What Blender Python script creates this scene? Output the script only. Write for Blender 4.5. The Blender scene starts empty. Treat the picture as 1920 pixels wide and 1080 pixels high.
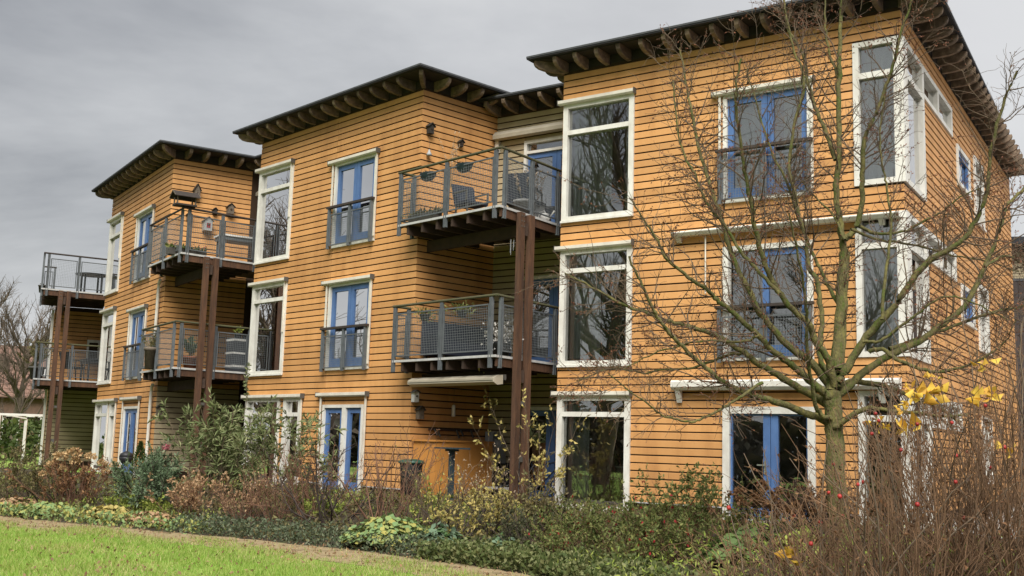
import bpy, bmesh, math, random
import numpy as np

random.seed(11)
RNG = np.random.default_rng(11)
D = bpy.data
SC = bpy.context.scene
COL = SC.collection

# ------------------------------------------------------------------ camera
cam_d = D.cameras.new('camera')
cam_d.sensor_width = 36.0
cam_d.lens = 2071.33 / 1920 * 36.0
cam_d.clip_start = 0.1
cam_d.clip_end = 2000.0
cam = D.objects.new('camera', cam_d)
COL.objects.link(cam)
SC.camera = cam
from mathutils import Matrix, Vector
PITCH, ROLL = 0.1415, -0.0285
_z = Vector((0, -math.sin(PITCH), math.cos(PITCH)))
_x = Vector((1, 0, 0))
_f = Vector((0, math.cos(PITCH), math.sin(PITCH)))
_r = math.cos(ROLL) * _x - math.sin(ROLL) * _z
_u = math.sin(ROLL) * _x + math.cos(ROLL) * _z
M = Matrix.Identity(4)
for i in range(3):
    M[i][0], M[i][1], M[i][2] = _r[i], _u[i], -_f[i]
M[0][3], M[1][3], M[2][3] = 0.0, 0.0, 1.6
cam.matrix_world = M

# ------------------------------------------------------------------ sky, sun, exposure
SUN_EL, SUN_AZ = math.radians(50), math.radians(181)      # azimuth clockwise from +Y (behind the viewer)
w = D.worlds.new('World')
SC.world = w
w.use_nodes = True
nt = w.node_tree
for n in list(nt.nodes):
    nt.nodes.remove(n)
N = nt.nodes.new
L = nt.links.new
out = N('ShaderNodeOutputWorld')
bg = N('ShaderNodeBackground')
sky = N('ShaderNodeTexSky')
sky.sky_type = 'NISHITA'
sky.sun_disc = False
sky.sun_elevation = SUN_EL
sky.sun_rotation = SUN_AZ
sky.air_density = 1.5
sky.dust_density = 3.0
tc = N('ShaderNodeTexCoord')
sep = N('ShaderNodeSeparateXYZ')
L(tc.outputs['Generated'], sep.inputs[0])
# overcast deck: project the direction on a flat layer so clouds shrink towards the horizon
add = N('ShaderNodeMath'); add.operation = 'ADD'; add.inputs[1].default_value = 0.30
mx = N('ShaderNodeMath'); mx.operation = 'MAXIMUM'; mx.inputs[1].default_value = 0.0
L(sep.outputs[2], mx.inputs[0]); L(mx.outputs[0], add.inputs[0])
dv = N('ShaderNodeVectorMath'); dv.operation = 'DIVIDE'
cmb = N('ShaderNodeCombineXYZ')
for i in range(3):
    L(add.outputs[0], cmb.inputs[i])
L(tc.outputs['Generated'], dv.inputs[0]); L(cmb.outputs[0], dv.inputs[1])
mp = N('ShaderNodeMapping'); mp.inputs['Location'].default_value = (16.73, 9.53, 3.2); mp.inputs['Scale'].default_value = (0.75, 0.95, 0.5)
L(dv.outputs[0], mp.inputs[0])
n1 = N('ShaderNodeTexNoise'); n1.inputs['Scale'].default_value = 1.0; n1.inputs['Detail'].default_value = 7.0
n1.inputs['Roughness'].default_value = 0.56; n1.inputs['Distortion'].default_value = 0.5
L(mp.outputs[0], n1.inputs['Vector'])
cr = N('ShaderNodeValToRGB')
el = cr.color_ramp.elements
el[0].position = 0.36; el[0].color = (1.65, 1.69, 1.80, 1)
el[1].position = 0.64; el[1].color = (3.85, 3.85, 3.83, 1)
e = el.new(0.50); e.color = (2.75, 2.78, 2.85, 1)
L(n1.outputs['Fac'], cr.inputs[0])
# thin, brighter cloud spread wide towards the right of the view (east)
dot = N('ShaderNodeVectorMath'); dot.operation = 'DOT_PRODUCT'
dot.inputs[1].default_value = (0.86, 0.45, 0.24)
L(tc.outputs['Generated'], dot.inputs[0])
mr = N('ShaderNodeMapRange'); mr.inputs['From Min'].default_value = 0.25; mr.inputs['From Max'].default_value = 0.95
mr.inputs['To Min'].default_value = 0.0; mr.inputs['To Max'].default_value = 0.85
mr.interpolation_type = 'SMOOTHSTEP'
L(dot.outputs['Value'], mr.inputs[0])
mixb = N('ShaderNodeMix'); mixb.data_type = 'RGBA'
mixb.inputs[7].default_value = (3.95, 3.93, 3.95, 1)
L(mr.outputs[0], mixb.inputs[0]); L(cr.outputs[0], mixb.inputs[6])
hz = N('ShaderNodeMapRange'); hz.interpolation_type = 'SMOOTHSTEP'
hz.inputs['From Min'].default_value = 0.02; hz.inputs['From Max'].default_value = 0.24
hz.inputs['To Min'].default_value = 0.75; hz.inputs['To Max'].default_value = 0.0
L(sep.outputs[2], hz.inputs[0])
mixh = N('ShaderNodeMix'); mixh.data_type = 'RGBA'
mixh.inputs[7].default_value = (3.3, 3.36, 3.48, 1)
L(hz.outputs[0], mixh.inputs[0]); L(mixb.outputs[2], mixh.inputs[6])
mixs = N('ShaderNodeMix'); mixs.data_type = 'RGBA'; mixs.inputs[0].default_value = 0.94
L(sky.outputs[0], mixs.inputs[6]); L(mixh.outputs[2], mixs.inputs[7])
L(mixs.outputs[2], bg.inputs[0])
bg.inputs[1].default_value = 0.050
L(bg.outputs[0], out.inputs[0])

sun_d = D.lights.new('sun', 'SUN')
sun_d.energy = 1.5
sun_d.angle = math.radians(40)
sun_d.color = (1.0, 0.965, 0.91)
sun = D.objects.new('sun', sun_d)
COL.objects.link(sun)
sdir = Vector((math.sin(SUN_AZ) * math.cos(SUN_EL), math.cos(SUN_AZ) * math.cos(SUN_EL), math.sin(SUN_EL)))
sun.rotation_euler = sdir.to_track_quat('Z', 'Y').to_euler()
sun.location = sdir * 60

SC.view_settings.view_transform = 'Standard'
SC.view_settings.look = 'None'
SC.view_settings.exposure = 2.0
SC.view_settings.gamma = 1.0
SC.view_settings.use_curve_mapping = False
SC.render.engine = 'CYCLES'
SC.cycles.max_bounces = 7
SC.cycles.transparent_max_bounces = 14
SC.cycles.caustics_reflective = False
SC.cycles.caustics_refractive = False

# ------------------------------------------------------------------ materials
MATS = {}


def mat(name, c1, c2=None, rough=0.7, scale=6.0, stretch=(1, 1, 1), bump=0.0, bscale=None, island=False,
        objrand=0.0, spec=0.35, lo=0.35, hi=0.65, metallic=0.0, c3=None, trans=0.0, detail=5.0):
    m = D.materials.new(name)
    m.use_nodes = True
    t = m.node_tree
    b = t.nodes['Principled BSDF']
    b.inputs['Roughness'].default_value = rough
    b.inputs['Specular IOR Level'].default_value = spec
    b.inputs['Metallic'].default_value = metallic
    if c2 is None:
        c2 = tuple(x * 0.88 for x in c1)
    geo = t.nodes.new('ShaderNodeNewGeometry')
    mpn = t.nodes.new('ShaderNodeMapping')
    mpn.inputs['Scale'].default_value = stretch
    t.links.new(geo.outputs['Position'], mpn.inputs[0])
    ramp = t.nodes.new('ShaderNodeValToRGB')
    ramp.color_ramp.elements[0].position = lo
    ramp.color_ramp.elements[1].position = hi
    ramp.color_ramp.elements[0].color = (*c1, 1)
    ramp.color_ramp.elements[1].color = (*c2, 1)
    if c3 is not None:
        q = ramp.color_ramp.elements.new((lo + hi) / 2)
        q.color = (*c3, 1)
    if island:
        t.links.new(geo.outputs['Random Per Island'], ramp.inputs[0])
    else:
        no = t.nodes.new('ShaderNodeTexNoise')
        no.inputs['Scale'].default_value = scale
        no.inputs['Detail'].default_value = detail
        no.inputs['Roughness'].default_value = 0.6
        t.links.new(mpn.outputs[0], no.inputs['Vector'])
        t.links.new(no.outputs['Fac'], ramp.inputs[0])
    src = ramp.outputs[0]
    if objrand > 0:
        oi = t.nodes.new('ShaderNodeObjectInfo')
        m2 = t.nodes.new('ShaderNodeMapRange')
        m2.inputs['To Min'].default_value = 1 - objrand
        m2.inputs['To Max'].default_value = 1 + objrand
        t.links.new(oi.outputs['Random'], m2.inputs[0])
        hv = t.nodes.new('ShaderNodeHueSaturation')
        t.links.new(m2.outputs[0], hv.inputs['Value'])
        t.links.new(src, hv.inputs['Color'])
        src = hv.outputs[0]
    t.links.new(src, b.inputs['Base Color'])
    if bump > 0:
        nb = t.nodes.new('ShaderNodeTexNoise')
        nb.inputs['Scale'].default_value = bscale or scale * 6
        nb.inputs['Detail'].default_value = 4
        t.links.new(mpn.outputs[0], nb.inputs['Vector'])
        bp_ = t.nodes.new('ShaderNodeBump')
        bp_.inputs['Strength'].default_value = bump
        bp_.inputs['Distance'].default_value = 0.02
        t.links.new(nb.outputs['Fac'], bp_.inputs['Height'])
        t.links.new(bp_.outputs[0], b.inputs['Normal'])
    if trans > 0:
        tr = t.nodes.new('ShaderNodeBsdfTranslucent')
        t.links.new(src, tr.inputs['Color'])
        mxs = t.nodes.new('ShaderNodeMixShader')
        mxs.inputs[0].default_value = trans
        o = t.nodes['Material Output']
        t.links.new(b.outputs[0], mxs.inputs[1])
        t.links.new(tr.outputs[0], mxs.inputs[2])
        t.links.new(mxs.outputs[0], o.inputs['Surface'])
    MATS[name] = m
    return m


def glass_mat(name, tint=(0.93, 0.96, 0.95), refl=1.0, wav=0.012):
    m = D.materials.new(name)
    m.use_nodes = True
    t = m.node_tree
    t.nodes.remove(t.nodes['Principled BSDF'])
    o = t.nodes['Material Output']
    fr = t.nodes.new('ShaderNodeFresnel'); fr.inputs['IOR'].default_value = 1.52
    mul = t.nodes.new('ShaderNodeMath'); mul.operation = 'MULTIPLY_ADD'
    mul.inputs[1].default_value = 2.2 * refl; mul.inputs[2].default_value = 0.11 * refl
    mul.use_clamp = True
    t.links.new(fr.outputs[0], mul.inputs[0])
    tr = t.nodes.new('ShaderNodeBsdfTransparent'); tr.inputs[0].default_value = (*tint, 1)
    gl = t.nodes.new('ShaderNodeBsdfGlossy'); gl.inputs['Roughness'].default_value = 0.0
    no = t.nodes.new('ShaderNodeTexNoise'); no.inputs['Scale'].default_value = 1.1; no.inputs['Detail'].default_value = 1.0
    ge = t.nodes.new('ShaderNodeNewGeometry')
    t.links.new(ge.outputs['Position'], no.inputs['Vector'])
    bp_ = t.nodes.new('ShaderNodeBump'); bp_.inputs['Strength'].default_value = 0.08; bp_.inputs['Distance'].default_value = wav
    t.links.new(no.outputs['Fac'], bp_.inputs['Height'])
    oi = t.nodes.new('ShaderNodeObjectInfo')
    wn = t.nodes.new('ShaderNodeTexWhiteNoise'); wn.noise_dimensions = '1D'
    t.links.new(oi.outputs['Random'], wn.inputs['W'])
    vm = t.nodes.new('ShaderNodeVectorMath'); vm.operation = 'SUBTRACT'; vm.inputs[1].default_value = (0.5, 0.5, 0.5)
    t.links.new(wn.outputs['Color'], vm.inputs[0])
    vs = t.nodes.new('ShaderNodeVectorMath'); vs.operation = 'SCALE'; vs.inputs['Scale'].default_value = 0.03
    t.links.new(vm.outputs[0], vs.inputs[0])
    va = t.nodes.new('ShaderNodeVectorMath'); va.operation = 'ADD'
    t.links.new(ge.outputs['Normal'], va.inputs[0]); t.links.new(vs.outputs[0], va.inputs[1])
    vn = t.nodes.new('ShaderNodeVectorMath'); vn.operation = 'NORMALIZE'
    t.links.new(va.outputs[0], vn.inputs[0]); t.links.new(vn.outputs[0], bp_.inputs['Normal'])
    t.links.new(bp_.outputs[0], gl.inputs['Normal'])
    ms = t.nodes.new('ShaderNodeMixShader')
    t.links.new(mul.outputs[0], ms.inputs[0])
    t.links.new(tr.outputs[0], ms.inputs[1]); t.links.new(gl.outputs[0], ms.inputs[2])
    t.links.new(ms.outputs[0], o.inputs['Surface'])
    MATS[name] = m
    return m


mat('ochre_paint', (0.61, 0.322, 0.122), (0.44, 0.215, 0.076), rough=0.62, scale=1.6, stretch=(1.6, 1.6, 0.3), bump=0.06, bscale=60, objrand=0.13, c3=(0.56, 0.286, 0.102), lo=0.28, hi=0.74, detail=9.0)
mat('beige_paint', (0.40, 0.335, 0.215), (0.34, 0.275, 0.165), rough=0.65, scale=1.5, bump=0.05, bscale=60, objrand=0.06)
mat('dark_sheathing', (0.045, 0.026, 0.014), rough=0.95)
mat('white_paint', (0.71, 0.70, 0.64), (0.50, 0.47, 0.41), rough=0.45, scale=4, lo=0.40, hi=0.80, stretch=(1, 1, 0.6))
mat('cream_metal', (0.70, 0.67, 0.58), (0.58, 0.54, 0.46), rough=0.42, scale=4)
mat('taupe_metal', (0.40, 0.36, 0.28), (0.34, 0.30, 0.23), rough=0.42, scale=4)
mat('dark_cap', (0.09, 0.085, 0.075), rough=0.6)
mat('blue_paint', (0.090, 0.175, 0.37), (0.064, 0.130, 0.29), rough=0.42, scale=4, spec=0.45, stretch=(1, 1, 0.5))
mat('grey_steel', (0.115, 0.126, 0.133), (0.080, 0.090, 0.096), rough=0.48, scale=9, lo=0.4, hi=0.7)
mat('wire', (0.17, 0.185, 0.19), rough=0.45)
mat('zinc', (0.50, 0.50, 0.49), (0.40, 0.40, 0.39), rough=0.45, scale=8)
mat('mossy_wood', (0.085, 0.072, 0.045), (0.075, 0.082, 0.035), rough=0.9, scale=14, bump=0.4, bscale=90)
mat('dark_rail', (0.055, 0.042, 0.035), (0.035, 0.028, 0.024), rough=0.7, scale=12)
mat('brown_timber', (0.115, 0.056, 0.029), (0.055, 0.029, 0.018), rough=0.75, scale=5, stretch=(3, 3, 0.4), bump=0.3, bscale=50, objrand=0.12)
mat('dark_timber', (0.060, 0.036, 0.024), (0.040, 0.026, 0.019), rough=0.85, scale=6, bump=0.2)
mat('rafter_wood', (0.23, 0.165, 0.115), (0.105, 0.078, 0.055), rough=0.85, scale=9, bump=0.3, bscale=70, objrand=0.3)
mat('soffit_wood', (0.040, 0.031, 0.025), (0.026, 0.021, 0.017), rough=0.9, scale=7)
mat('roof_felt', (0.028, 0.029, 0.032), (0.020, 0.021, 0.023), rough=0.85, scale=3)
mat('roof_trim', (0.075, 0.078, 0.082), (0.05, 0.052, 0.055), rough=0.6, scale=7)
mat('deck_wood', (0.16, 0.115, 0.08), (0.10, 0.075, 0.055), rough=0.8, scale=7)
mat('room_white', (0.55, 0.53, 0.48), (0.48, 0.46, 0.41), rough=0.8, scale=1)
mat('room_floor', (0.20, 0.13, 0.08), rough=0.5, scale=3)
mat('curtain_voile', (0.74, 0.76, 0.73), (0.64, 0.66, 0.63), rough=0.9, scale=3, trans=0.4)
mat('curtain_green', (0.030, 0.075, 0.055), (0.022, 0.055, 0.040), rough=0.9, scale=3)
mat('plinth', (0.075, 0.065, 0.055), (0.05, 0.043, 0.038), rough=0.9, scale=6, bump=0.3)
glass_mat('window_glass')
mat('black_plastic', (0.018, 0.019, 0.021), (0.028, 0.029, 0.031), rough=0.5, scale=9)
mat('navy_fabric', (0.012, 0.016, 0.030), (0.018, 0.023, 0.038), rough=0.85, scale=9)
mat('teal_pot', (0.018, 0.034, 0.045), (0.030, 0.050, 0.060), rough=0.5, scale=9)
mat('green_lid', (0.020, 0.060, 0.042), (0.03, 0.075, 0.052), rough=0.4, scale=8)
mat('birdhouse_wood', (0.17, 0.135, 0.10), (0.10, 0.08, 0.06), rough=0.85, scale=16, bump=0.3)
mat('birdhouse_dark', (0.045, 0.035, 0.03), (0.03, 0.025, 0.02), rough=0.85, scale=16)
mat('white_ceramic', (0.70, 0.69, 0.66), rough=0.4, scale=5)
mat('grey_pot', (0.27, 0.27, 0.26), (0.21, 0.21, 0.20), rough=0.7, scale=6)
mat('terracotta', (0.36, 0.13, 0.06), (0.29, 0.10, 0.05), rough=0.8, scale=6)
mat('crate_ochre', (0.56, 0.25, 0.060), (0.50, 0.22, 0.052), rough=0.6, scale=2)
mat('meter_grey', (0.33, 0.34, 0.34), rough=0.5, scale=4)
mat('bark_green', (0.160, 0.145, 0.046), (0.080, 0.100, 0.020), rough=0.92, scale=14, stretch=(1, 1, 0.5), bump=0.9, bscale=60, c3=(0.105, 0.090, 0.038), lo=0.38, hi=0.62)
mat('twig_brown', (0.15, 0.105, 0.068), (0.095, 0.070, 0.045), rough=0.9, scale=12)
mat('twig_dark', (0.070, 0.050, 0.040), (0.046, 0.036, 0.030), rough=0.9, scale=12)
mat('twig_grey', (0.165, 0.125, 0.082), (0.105, 0.075, 0.050), rough=0.9, scale=8)
mat('twig_rose', (0.27, 0.155, 0.085), (0.10, 0.060, 0.036), rough=0.88, scale=4, lo=0.3, hi=0.7, c3=(0.175, 0.105, 0.058))
mat('twig_red', (0.22, 0.115, 0.070), (0.13, 0.070, 0.048), rough=0.9, scale=12)
mat('straw', (0.40, 0.28, 0.13), (0.27, 0.17, 0.08), rough=0.9, scale=12)
mat('stem_green', (0.12, 0.14, 0.05), (0.16, 0.13, 0.06), rough=0.85, scale=9)
LF = dict(rough=0.65, island=True, lo=0.0, hi=1.0, trans=0.25, spec=0.25)
mat('leaf_dry_red', (0.27, 0.115, 0.066), (0.16, 0.072, 0.042), **LF)
mat('leaf_buddleja', (0.20, 0.235, 0.095), (0.34, 0.35, 0.175), c3=(0.13, 0.165, 0.065), **LF)
mat('leaf_bluegreen', (0.15, 0.215, 0.125), (0.24, 0.31, 0.185), c3=(0.105, 0.16, 0.08), **LF)
mat('leaf_brown', (0.40, 0.245, 0.135), (0.28, 0.15, 0.075), c3=(0.48, 0.33, 0.19), **LF)
mat('leaf_hydrangea', (0.24, 0.125, 0.060), (0.32, 0.18, 0.085), c3=(0.17, 0.085, 0.042), **LF)
mat('flower_dry', (0.50, 0.34, 0.17), (0.38, 0.22, 0.10), c3=(0.56, 0.40, 0.21), **LF)
mat('leaf_dull', (0.115, 0.130, 0.048), (0.20, 0.18, 0.070), c3=(0.15, 0.115, 0.055), **LF)
mat('leaf_fuchsia', (0.100, 0.140, 0.040), (0.26, 0.265, 0.085), c3=(0.15, 0.175, 0.055), **LF)
mat('leaf_lime', (0.24, 0.32, 0.055), (0.15, 0.22, 0.048), c3=(0.33, 0.36, 0.08), **LF)
mat('leaf_mantle', (0.17, 0.27, 0.11), (0.42, 0.37, 0.10), c3=(0.25, 0.34, 0.13), **LF)
mat('leaf_glauc', (0.13, 0.21, 0.125), (0.10, 0.19, 0.06), c3=(0.17, 0.245, 0.16), **LF)
mat('leaf_vinca', (0.085, 0.110, 0.060), (0.19, 0.215, 0.135), c3=(0.062, 0.085, 0.042), **LF)
mat('leaf_ivy', (0.065, 0.095, 0.028), (0.24, 0.245, 0.11), c3=(0.11, 0.135, 0.042), **LF)
mat('leaf_yellowish', (0.40, 0.34, 0.10), (0.26, 0.25, 0.080), c3=(0.48, 0.38, 0.13), **LF)
mat('leaf_yellow', (0.80, 0.52, 0.05), (0.62, 0.33, 0.04), rough=0.6, island=True, lo=0, hi=1, trans=0.35, c3=(0.85, 0.60, 0.10))
mat('leaf_hosta', (0.075, 0.135, 0.045), (0.15, 0.21, 0.065), **LF)
mat('seed_pale', (0.50, 0.40, 0.29), (0.38, 0.28, 0.19), **LF)
mat('leaf_dark', (0.060, 0.072, 0.036), (0.105, 0.105, 0.052), **LF)
mat('petal_red', (0.42, 0.035, 0.045), (0.33, 0.02, 0.03), **LF)
mat('petal_white', (0.66, 0.64, 0.60), (0.52, 0.50, 0.46), **LF)
mat('petal_pink', (0.72, 0.30, 0.33), (0.62, 0.22, 0.25), **LF)
mat('hip_red', (0.34, 0.032, 0.024), (0.27, 0.022, 0.020), rough=0.4, objrand=0.25, scale=20)
mat('deadhead', (0.060, 0.038, 0.028), (0.10, 0.060, 0.040), rough=0.95, island=True, lo=0, hi=1)
mat('conifer', (0.050, 0.085, 0.022), (0.085, 0.12, 0.03), **LF)
mat('blade', (0.19, 0.33, 0.042), (0.40, 0.42, 0.13), c3=(0.255, 0.39, 0.060), rough=0.6, island=True, lo=0, hi=1, trans=0.3)
mat('blade_straw', (0.50, 0.43, 0.19), (0.34, 0.30, 0.10), c3=(0.58, 0.50, 0.26), rough=0.7, island=True, lo=0, hi=1, trans=0.3)
mat('far_wood', (0.075, 0.058, 0.042), (0.045, 0.045, 0.025), c3=(0.10, 0.08, 0.055), **LF)
mat('litter', (0.30, 0.18, 0.09), (0.17, 0.09, 0.05), c3=(0.38, 0.26, 0.15), **LF)
mat('soil', (0.060, 0.048, 0.030), (0.075, 0.080, 0.030), rough=0.95, scale=2.2, bump=0.6, bscale=20, c3=(0.045, 0.034, 0.022))
mat('lawn_green', (0.17, 0.28, 0.04), (0.34, 0.33, 0.12), rough=0.9, scale=1.1, bump=0.6, bscale=60, c3=(0.21, 0.31, 0.055), lo=0.42, hi=0.66)
mat('path_earth', (0.25, 0.18, 0.10), (0.15, 0.105, 0.055), rough=0.95, scale=3.5, bump=0.5, bscale=45, c3=(0.30, 0.235, 0.13))
mat('paving', (0.26, 0.25, 0.235), (0.19, 0.18, 0.17), rough=0.9, scale=2, bump=0.3)
mat('roof_tile', (0.21, 0.125, 0.092), (0.16, 0.095, 0.074), rough=0.85, scale=2.5)
mat('far_brick', (0.16, 0.095, 0.068), (0.12, 0.075, 0.056), rough=0.9, scale=9)
mat('far_bark', (0.15, 0.115, 0.085), (0.105, 0.082, 0.062), rough=0.95, scale=3)
mat('far_hedge', (0.060, 0.095, 0.025), (0.035, 0.060, 0.018), c3=(0.10, 0.125, 0.03), **LF)
mat('neighbour_brown', (0.052, 0.040, 0.036), (0.038, 0.030, 0.027), rough=0.85, scale=5, objrand=0.15)
mat('chrome', (0.62, 0.62, 0.60), rough=0.25, metallic=0.8, scale=4)
mat('lamp_shade', (0.42, 0.39, 0.33), rough=0.7, scale=4)
mat('striped_fabric', (0.06, 0.065, 0.075), rough=0.85, scale=4)

# ------------------------------------------------------------------ mesh helpers


class MB:
    """collects primitives, built as one mesh; conv maps (a, b, z) into the mesh's own space"""

    def __init__(self, conv=None):
        self.v, self.f, self.m, self.conv = [], [], [], conv

    def add(self, vs, fs, m=0):
        o = len(self.v)
        if self.conv:
            vs = [self.conv(*p) for p in vs]
        self.v += [tuple(p) for p in vs]
        self.f += [tuple(i + o for i in q) for q in fs]
        self.m += [m] * len(fs)

    def box(self, a0, a1, b0, b1, c0, c1, m=0):
        self.add([(a0, b0, c0), (a1, b0, c0), (a1, b1, c0), (a0, b1, c0), (a0, b0, c1), (a1, b0, c1), (a1, b1, c1), (a0, b1, c1)],
                 [(0, 3, 2, 1), (4, 5, 6, 7), (0, 1, 5, 4), (1, 2, 6, 5), (2, 3, 7, 6), (3, 0, 4, 7)], m)

    def bar(self, p, q, w, h, m=0, up=(0, 0, 1)):
        p, q = Vector(p), Vector(q)
        d = (q - p).normalized()
        up = Vector(up)
        if abs(d.dot(up)) > 0.95:
            up = Vector((1, 0, 0))
        s = d.cross(up).normalized() * (w / 2)
        u = s.cross(d).normalized() * (h / 2)
        vs = [p - s - u, p + s - u, p + s + u, p - s + u, q - s - u, q + s - u, q + s + u, q - s + u]
        self.add(vs, [(0, 3, 2, 1), (4, 5, 6, 7), (0, 1, 5, 4), (1, 2, 6, 5), (2, 3, 7, 6), (3, 0, 4, 7)], m)

    def prism(self, poly, d, m=0):
        n = len(poly)
        d = Vector(d)
        vs = [Vector(p) for p in poly] + [Vector(p) + d for p in poly]
        self.add(vs, [tuple(reversed(range(n))), tuple(range(n, 2 * n))] + [(i, (i + 1) % n, (i + 1) % n + n, i + n) for i in range(n)], m)

    def tube(self, pts, rad, n=6, m=0, cap=True):
        pts = [Vector(p) for p in pts]
        vs, fs = [], []
        for i, p in enumerate(pts):
            d = (pts[min(i + 1, len(pts) - 1)] - pts[max(i - 1, 0)]).normalized()
            a = d.cross(Vector((0.3, 0.5, 0.81))).normalized()
            b = d.cross(a)
            r = rad[i] if isinstance(rad, (list, tuple)) else rad
            for k in range(n):
                t = 2 * math.pi * k / n
                vs.append(p + a * (r * math.cos(t)) + b * (r * math.sin(t)))
        for i in range(len(pts) - 1):
            for k in range(n):
                fs.append((i * n + k, i * n + (k + 1) % n, (i + 1) * n + (k + 1) % n, (i + 1) * n + k))
        if cap:
            fs.append(tuple(reversed(range(n))))
            fs.append(tuple(range((len(pts) - 1) * n, len(pts) * n)))
        self.add(vs, fs, m)

    def lathe(self, prof, n=14, c=(0, 0, 0), sx=1.0, sy=1.0, m=0):
        vs, fs = [], []
        for r, z in prof:
            for k in range(n):
                t = 2 * math.pi * k / n
                vs.append((c[0] + r * sx * math.cos(t), c[1] + r * sy * math.sin(t), c[2] + z))
        for i in range(len(prof) - 1):
            for k in range(n):
                fs.append((i * n + k, i * n + (k + 1) % n, (i + 1) * n + (k + 1) % n, (i + 1) * n + k))
        fs.append(tuple(reversed(range(n))))
        fs.append(tuple(range((len(prof) - 1) * n, len(prof) * n)))
        self.add(vs, fs, m)

    def mesh(self, name, mats, smooth=False):
        me = D.meshes.new(name)
        me.from_pydata(self.v, [], self.f)
        for q in (mats if isinstance(mats, (list, tuple)) else [mats]):
            me.materials.append(MATS[q])
        if any(self.m):
            me.polygons.foreach_set('material_index', self.m)
        if smooth:
            me.polygons.foreach_set('use_smooth', [True] * len(me.polygons))
        me.update()
        return me

    def build(self, name, mats, parent=None, smooth=False, loc=(0, 0, 0), rot=None):
        return put(name, self.mesh(name, mats, smooth), parent, loc, rot)


def put(name, me, parent=None, loc=(0, 0, 0), rot=None):
    o = D.objects.new(name, me)
    COL.objects.link(o)
    if parent is not None:
        o.parent = parent
    o.location = loc
    if rot is not None:
        o.rotation_euler = rot
    return o


def np_mesh(name, v, f, mats, smooth=False):
    v = np.asarray(v, dtype=np.float32).reshape(-1, 3)
    f = np.asarray(f, dtype=np.int32)
    k = f.shape[1]
    me = D.meshes.new(name)
    me.vertices.add(len(v))
    me.vertices.foreach_set('co', v.ravel())
    me.loops.add(f.size)
    me.loops.foreach_set('vertex_index', f.ravel())
    me.polygons.add(len(f))
    me.polygons.foreach_set('loop_start', np.arange(0, f.size, k, dtype=np.int32))
    if smooth:
        me.polygons.foreach_set('use_smooth', np.ones(len(f), dtype=bool))
    for q in (mats if isinstance(mats, (list, tuple)) else [mats]):
        me.materials.append(MATS[q])
    me.update(calc_edges=True)
    me.validate()
    return me


def thing(name, label, cat, loc=(0, 0, 0), rz=0.0, group=None):
    o = D.objects.new(name, None)
    COL.objects.link(o)
    o.empty_display_size = 0.2
    o.location = loc
    o.rotation_euler = (0, 0, rz)
    o['label'] = label
    o['category'] = cat
    if group:
        o['group'] = group
    return o


def tag(o, label, cat, group=None, kind=None):
    o['label'] = label
    o['category'] = cat
    if group:
        o['group'] = group
    if kind:
        o['kind'] = kind
    return o


# ------------------------------------------------------------------ twig and leaf helpers (numpy)


def unit(a):
    return a / np.maximum(np.linalg.norm(a, axis=-1, keepdims=True), 1e-9)


def tubes(P, R, sides=3):
    """P (n,k,3) polylines, R (n,k) radii -> verts, quads"""
    n, k, _ = P.shape
    T = unit(np.gradient(P, axis=1))
    ref = np.where(np.abs(T[..., 2:3]) > 0.9, np.array([1.0, 0, 0]), np.array([0, 0, 1.0]))
    A = unit(np.cross(T, ref))
    B_ = np.cross(T, A)
    ang = np.arange(sides) * 2 * np.pi / sides
    V = P[:, :, None, :] + R[:, :, None, None] * (A[:, :, None, :] * np.cos(ang)[:, None] + B_[:, :, None, :] * np.sin(ang)[:, None])
    base = (np.arange(n) * k * sides)[:, None, None] + (np.arange(k - 1) * sides)[None, :, None] + np.arange(sides)[None, None, :]
    nxt = (np.arange(n) * k * sides)[:, None, None] + (np.arange(k - 1) * sides)[None, :, None] + ((np.arange(sides) + 1) % sides)[None, None, :]
    F = np.stack([base, nxt, nxt + sides, base + sides], axis=-1).reshape(-1, 4)
    return V.reshape(-1, 3), F


def grow(S, Dr, Ln, k=5, wob=0.25, up=0.0, rng=RNG):
    """curved shoots from starts S in directions Dr with lengths Ln"""
    n = len(S)
    P = np.zeros((n, k, 3))
    P[:, 0] = S
    d = unit(Dr)
    for i in range(1, k):
        d = unit(d + rng.normal(0, wob, (n, 3)) + np.array([0, 0, up]))
        P[:, i] = P[:, i - 1] + d * (Ln / (k - 1))[:, None]
    return P


def pick(P, cnt, lo=0.25, hi=1.0, rng=RNG):
    """random points on polylines and the local direction"""
    n, k, _ = P.shape
    i = rng.integers(0, n, cnt)
    t = rng.uniform(lo, hi, cnt) * (k - 1)
    a = np.minimum(t.astype(int), k - 2)
    fr = (t - a)[:, None]
    q = P[i, a] * (1 - fr) + P[i, a + 1] * fr
    return q, unit(P[i, a + 1] - P[i, a]), t / (k - 1)


def leaves(C, Dr, size, width=0.45, fold=0.25, rng=RNG, jitter=0.35):
    """small folded leaf at every point C along Dr: 4 verts, 2 triangles"""
    n = len(C)
    size = size * rng.uniform(1 - jitter, 1 + jitter, n)
    d = unit(Dr)
    s = unit(np.cross(d, unit(rng.normal(0, 1, (n, 3)))))
    nn = np.cross(d, s)
    v0 = C
    v2 = C + d * size[:, None]
    mid = C + d * (size * 0.5)[:, None] + nn * (size * fold * rng.uniform(-1, 1, n))[:, None]
    v1 = mid + s * (size * width * 0.5)[:, None]
    v3 = mid - s * (size * width * 0.5)[:, None]
    V = np.stack([v0, v1, v2, v3], 1).reshape(-1, 3)
    b = np.arange(n) * 4
    F = np.concatenate([np.stack([b, b + 1, b + 2], 1), np.stack([b, b + 2, b + 3], 1)])
    return V, F


def join(parts):
    vs, fs, o = [], [], 0
    for v, f in parts:
        vs.append(v)
        fs.append(f + o)
        o += len(v)
    return np.concatenate(vs), np.concatenate(fs)


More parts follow.
